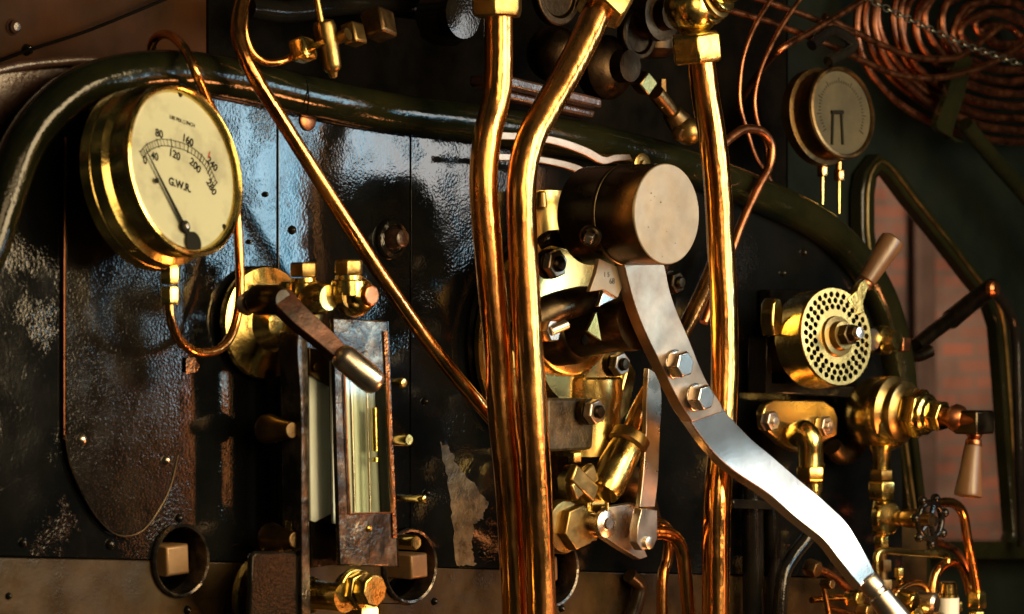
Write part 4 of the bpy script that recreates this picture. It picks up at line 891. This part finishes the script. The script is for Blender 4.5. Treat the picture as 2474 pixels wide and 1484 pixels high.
a_, b_ = onplane(2006, 272, f2, a2) + a2 * .001, onplane(2034, 272, f2, a2) + a2 * .001; mb.tube([a_, b_], 5 * k2, 8, 1)
mb.build('needle', 'ink', sg)
for (u, v) in ((1986, 384), (2026, 394)):
    mb = MB(); mb.L(u, v + 22, -0.01, Z, [(0, 8), (26, 8)], 14); mb.H(u, v + 44, -0.01, Z, 0, 28, 14, 6, 0.2); mb.build('union_nut', 'copper', sg, bev=0.001)
    mb = MB(); mb.L(u, v + 44, -0.01, Z, [(-66 if u < 2000 else -78, 4.5), (0, 5)], 12); mb.build('tail_pipe', 'brass', sg)

# ================================================================== COPPER COILS, UPPER RIGHT
coil = thing('pipe_coil', 'bundle of concentric dull copper pipe turns hung under the cab roof', 'pipe coil', 2420, 80, -0.06)
for k in range(17):
    a_, b_ = 48 + 18.5 * k, 24 + 14.6 * k; rnd = random.Random(k)
    pts = []
    for i in range(41):
        t_ = 2 * math.pi * i / 40; pts.append(P(2418 + 9 * math.sin(2.3 * k) + a_ * math.cos(t_) + 6 * math.sin(3 * t_ + k), 78 + 8 * math.cos(3.1 * k) + b_ * math.sin(t_) + (a_ * 0.10) * math.cos(t_) + rnd.uniform(-2, 2), -0.10 + 0.010 * (k % 3)))
    mb = MB(); mb.tube(pts, 8.6 * mpp(pts[0]), 10, 2); mb.build('turn', 'coilcopper', coil)
for lab, q in (('upper bright copper pipe crossing in front of the coil', [(1990, 40, -0.03), (2085, 88, -0.03), (2150, 118, -0.03), (2215, 140, -0.03), (2290, 142, -0.03), (2330, 130, -0.03), (2420, 60, -0.03)]),
               ('lower bright copper pipe crossing in front of the coil', [(1700, 10, -0.02), (1830, 45, -0.02), (1930, 80, -0.02), (2030, 122, -0.02), (2110, 160, -0.02), (2170, 182, -0.02), (2230, 189, -0.02), (2300, 183, -0.02), (2400, 150, -0.02), (2520, 70, -0.02)]),
               ('short copper pipe coming in from the top beside the brass valve', [(1780, -20, -0.02), (1860, 8, -0.02), (1930, 32, -0.02), (1985, 54, -0.02), (2060, 80, -0.02)]),
               ('thin copper pipe slanting up under the chain end', [(1780, 260, -0.12), (1830, 180, -0.06), (1880, 124, 0.0), (1942, 86, 0.0), (2020, 40, 0.0), (2098, -8, 0.0)])):
    mb = MB(); mb.T(q, 8, 12); tag(mb.build('oil_pipe', 'copperdull'), lab, 'pipe', 'thin copper oil pipes at upper right')
for lab, q in (('left one of two thin upright copper pipes left of the dim gauge', [(1890, -40, 0.0), (1830, 50, 0.0), (1797, 130, 0.0), (1786, 205, 0.0), (1788, 260, 0.0), (1802, 310, 0.0), (1825, 380, 0.0), (1862, 440, 0.0), (1880, 500, 0)]),
               ('right one of two thin upright copper pipes left of the dim gauge', [(1960, -40, 0.0), (1890, 60, 0.0), (1848, 140, 0.0), (1828, 200, 0.0), (1822, 250, 0.0), (1830, 300, 0.0), (1850, 350, 0.0), (1856, 420, 0.0), (1880, 520, -0.02)])):
    mb = MB(); mb.T(q, 6, 12); tag(mb.build('oil_pipe', 'copperdull'), lab, 'pipe', 'thin copper oil pipes at upper right')
mb = MB(); mb.T([(1735, 360, 0.05), (1768, 330, 0.05), (1800, 312, 0.05), (1838, 318, 0.05), (1862, 350, 0.05), (1858, 400, 0.05), (1830, 455, 0.05), (1795, 530, 0.05), (1765, 610, 0.05), (1700, 780, .05)], 11)
tag(mb.build('looped_pipe', 'copperdull'), 'dark copper pipe looping over behind the lone upright copper pipe', 'pipe')
mb = MB(); mb.strap([(2310, 130, 2350, 140, -0.05), (2290, 220, 2330, 228, -0.05), (2262, 300, 2300, 330, -0.05), (2280, 320, 2330, 345, -0.05)], 0.01)
tag(mb.build('coil_bracket', 'green', bev=0.002), 'dark green flat bracket holding the pipe coil', 'bracket')
mb = MB(); mb.T([(1960, 110, 0.0), (2010, 75, 0.0), (2060, 110, 0.0), (2000, 150, 0)], 14); tag(mb.build('pipe_clip', 'blacksmooth'), 'dark clip gathering the thin pipes above the dim gauge', 'clip')
# chain
pts = smooth_pts([P(a, b, 0.05) for a, b in ((2060, -25), (2130, 15), (2240, 68), (2340, 112), (2480, 160))], 40)
acc = [0]
for a, b in zip(pts, pts[1:]): acc.append(acc[-1] + (b - a).length)
kc = mpp(pts[0]); pitch = 23 * kc; mb = MB(); i = 0; s_ = 0; n = 0
while s_ < acc[-1] - pitch:
    while acc[i + 1] < s_: i += 1
    p_ = pts[i].lerp(pts[i + 1], (s_ - acc[i]) / (acc[i + 1] - acc[i])); t_ = (pts[i + 1] - pts[i]).normalized()
    sd = F.cross(t_).normalized() if n % 2 == 0 else F.copy()
    sd = (sd * 0.9 + (F if n % 2 == 0 else U) * 0.35).normalized()
    lp = [p_ + t_ * (15.5 * kc * math.cos(2 * math.pi * j / 14)) + sd * (7.5 * kc * math.sin(2 * math.pi * j / 14)) for j in range(15)]
    mb.tube(lp, 2.3 * kc, 6, 1); s_ += pitch; n += 1
tag(mb.build('chain', 'chainsteel'), 'thin steel chain sagging across the copper coil at top right', 'chain')

# ================================================================== LOWER RIGHT CLUTTER
mb = MB(); mb.T([(2118, 1395, 0.14), (2116, 1355, 0.14), (2122, 1334, 0.14), (2145, 1331, 0.14), (2210, 1336, 0.14), (2282, 1341, 0.14), (2288, 1360, .14)], 9, 14, 4)
tag(mb.build('grab_rail', 'brass'), 'bright bent brass handle rail above the lower right pipes', 'handle')
mb = MB(); mb.T([(2260, 1215, 0.10), (2300, 1215, 0.10), (2325, 1240, 0.10), (2336, 1300, 0.10), (2350, 1370, 0.10), (2362, 1440, 0.10)], 12)
tag(mb.build('lubricator_pipe', 'copper'), 'copper pipe arching from the hand wheel down to a nut', 'pipe')
mb = MB(); mb.T([(2250, 1450, 0.08), (2258, 1390, 0.08), (2285, 1362, 0.08), (2315, 1365, 0.08), (2335, 1400, 0.08), (2345, 1450, 0.08)], 11)
tag(mb.build('lubricator_pipe', 'copper'), 'small copper hoop between the two lower right nuts', 'pipe')
mb = MB(); mb.T([(2260, 1310, 0.06), (2300, 1325, 0.06), (2330, 1360, 0.06), (2340, 1420, 0.06)], 9)
tag(mb.build('lubricator_pipe', 'copperdull'), 'dull copper pipe inside the lower right copper arch', 'pipe')
mb = MB(); mb.T([(2150, 1455, 0.10), (2170, 1425, 0.10), (2200, 1408, 0.10), (2230, 1415, 0.10), (2245, 1450, 0.10)], 9)
tag(mb.build('lubricator_pipe', 'copper'), 'low copper hoop right of the lever handle', 'pipe')
ln = thing('pipe_union', 'tall brass union nut under the lower right copper arch', 'nut', 2358, 1480, 0.10)
mb = MB(); mb.H(2358, 1470, 0.10, Z, 0, 40, 26, 6, 0.3); mb.build('nut', 'brass', ln, bev=0.001); mb = MB(); mb.H(2358, 1530, 0.10, Z, 0, 54, 22, 6, 0.1); mb.build('lower_nut', 'brass', ln, bev=0.001)
lb = thing('lubricator', 'cluster of brass caps and a sight glass tube in the lower right corner', 'lubricator', 2240, 1480, 0.12)
mb = MB(); mb.L(2290, 1436, 0.12, Z, [(-14, 24), (0, 24), (4, 20), (26, 20), (30, 16)], 24); mb.build('cap', 'brass', lb)
mb = MB(); mb.L(2290, 1540, 0.12, Z, [(0, 26), (96, 26)], 24); mb.build('sight_tube', 'milk', lb)
mb = MB(); mb.H(2172, 1444, 0.13, ax(1, 0.3, 0.6), 0, 38, 26, 6, 0.3); mb.build('nut', 'brass', lb, bev=0.002)
mb = MB(); mb.L(2214, 1452, 0.13, ax(1, 0.1, 0.5), [(0, 22), (6, 26), (40, 26), (46, 20)], 24); mb.build('barrel', 'steel', lb)
mb = MB(); mb.L(2200, 1540, 0.13, Z, [(0, 40), (60, 40), (72, 30), (76, 14)], 28); mb.build('body', 'brass', lb)
mb = MB(); mb.L(2250, 1560, 0.13, Z, [(0, 36), (70, 36), (80, 28)], 8); mb.build('side_body', 'brassdull', lb)
lf = thing('feed_union', 'brass nuts on copper tube left of the lever handle bottom', 'pipe fitting', 2050, 1440, 0.06)
mb = MB(); mb.H(2046, 1444, 0.07, N, 0, 30, 20, 6, 0.2); mb.build('nut', 'brass', lf, bev=0.001)
mb = MB(); mb.T([(1960, 1450, 0.07), (2000, 1446, 0.07), (2050, 1444, 0.07)], 8); mb.build('tube', 'copper', lf)
mb = MB(); mb.T([(1965, 1372, 0.05), (2000, 1385, 0.05), (2040, 1415, 0.05), (2090, 1470, 0.05), (2110, 1540, 0.05)], 10); mb.build('bent_tube', 'copperdull', lf)
mb = MB(); mb.H(1948, 1368, 0.05, ax(1, 0.3, .6), 0, 28, 22, 6, 0.2); mb.build('nut', 'bronze', lf, bev=0.001)
mb = MB(); mb.T([(1990, 1465, 0.06), (2040, 1480, 0.06), (2080, 1490, .06)], 8); mb.build('tube', 'copper', lf)
mb = MB(); mb.T([(1815, 1160, 0.03), (1818, 1300, 0.03), (1820, 1540, 0.03)], 26); tag(mb.build('black_pipe', 'blacksmooth'), 'thick black upright pipe right of the lone copper pipe', 'pipe')
mb = MB(); mb.T([(1863, 1180, 0.02), (1866, 1300, 0.02), (1870, 1540, 0.02)], 18); tag(mb.build('black_pipe', 'blacksmooth'), 'thinner black upright pipe beside the thick black one', 'pipe')
mb = MB(); mb.pl([(1770, 1205), (1890, 1212), (1890, 1232), (1770, 1228)], 0.05, 0.04); tag(mb.build('pipe_bracket', 'blacksmooth', bev=0.002), 'flat black bracket across the black upright pipes', 'bracket')
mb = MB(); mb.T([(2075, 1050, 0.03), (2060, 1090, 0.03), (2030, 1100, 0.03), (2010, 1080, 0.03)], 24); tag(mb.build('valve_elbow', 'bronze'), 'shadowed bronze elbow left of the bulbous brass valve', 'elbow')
mb = MB(); mb.T([(2205, 1050, -0.06), (2222, 1200, -0.06), (2235, 1350, -0.06), (2240, 1540, -0.06)], 12); tag(mb.build('window_stay', 'green'), 'olive upright stay along the window lower left edge', 'bar')
mb = MB(); mb.pl([(1782, 1240), (2240, 1240), (2240, 1700), (1782, 1700)], -0.02, 0.01); tag(mb.build('side_plate', 'brown', bev=0.002), 'brown mottled plate behind the lower right pipes', 'plate')
for k_, (u, v, r, m_, lab) in enumerate(((2170, 1395, 13, 'brass', 'small brass hex nut below the bright handle rail'), (2075, 1475, 17, 'brassdull', 'tarnished hex nut behind the end of the lever handle'), (2310, 1478, 15, 'brass', 'small brass hex nut right of the sight glass tube'),
                                        (1985, 1410, 13, 'bronze', 'dark bronze nut on the bent tube left of the lever handle'))):
    mb = MB(); mb.H(u, v, 0.09, N if k_ % 2 else Z, 0, 24, r, 6, 0.2); mb.T([(u, v, 0.09), (u + 10, v + 40, 0.085), (u + 30, 1560, 0.08)], 7)
    tag(mb.build('pipe_nut', m_, bev=0.0008), lab, 'nut', 'small pipe nuts at lower right')
# pieces of parts go one level deeper
DEEP = {'pressure_gauge': {'lettering': 'dial', 'scale_marks': 'dial', 'red_mark': 'dial', 'dial_screw': 'dial', 'pivot': 'needle'},
        'vacuum_gauge': {'scale_marks': 'dial', 'tail_pipe': 'case'}, 'flange_nut': {'stud_end': 'hex'}, 'counterweight': {'dents': 'end_face', 'square_screw': 'screw_washer', 'collar': 'barrel'},
        'water_gauge': {'glass_bead': 'front_plate', 'screw': 'front_plate', 'edge_strip': 'front_plate', 'handle_grip': 'handle_bar', 'boss_ring': 'handle_boss', 'lower_plug': 'lower_cock', 'end_plug': 'cock_ball'},
        'ejector_valve': {'hub_nut': 'hub', 'spindle_end': 'hub', 'ferrule': 'grip'}, 'spindle_valve': {'ferrule': 'grip', 'spindle_nut': 'handle_block'},
        'cab_window': {'bead': 'frame'}, 'hand_wheel': {'knob': 'rim'}, 'index_plate': {'lettering': 'plate'}, 'regulator_hub': {'oil_hole': 'barrel', 'pointer': 'barrel'},
        'crank_arm': {'split_pin': 'boss'}, 'link_rod': {'pin': 'fork_end'}, 'regulator_lever': {'bolt': 'upper_bar'}, 'elbow_flange': {'hex_nut': 'elbow'}}
for t_ in [o for o in bpy.data.objects if o.type == 'EMPTY']:
    mp_ = DEEP.get(t_.name.split('.')[0])
    if not mp_: continue
    kids = list(t_.children); by = {}
    for c in kids: by.setdefault(c.name.split('.')[0], c)
    for c in kids:
        p_ = mp_.get(c.name.split('.')[0])
        if p_ and p_ in by: c.parent = by[p_]
print('OBJECTS BUILT', len(bpy.data.objects))
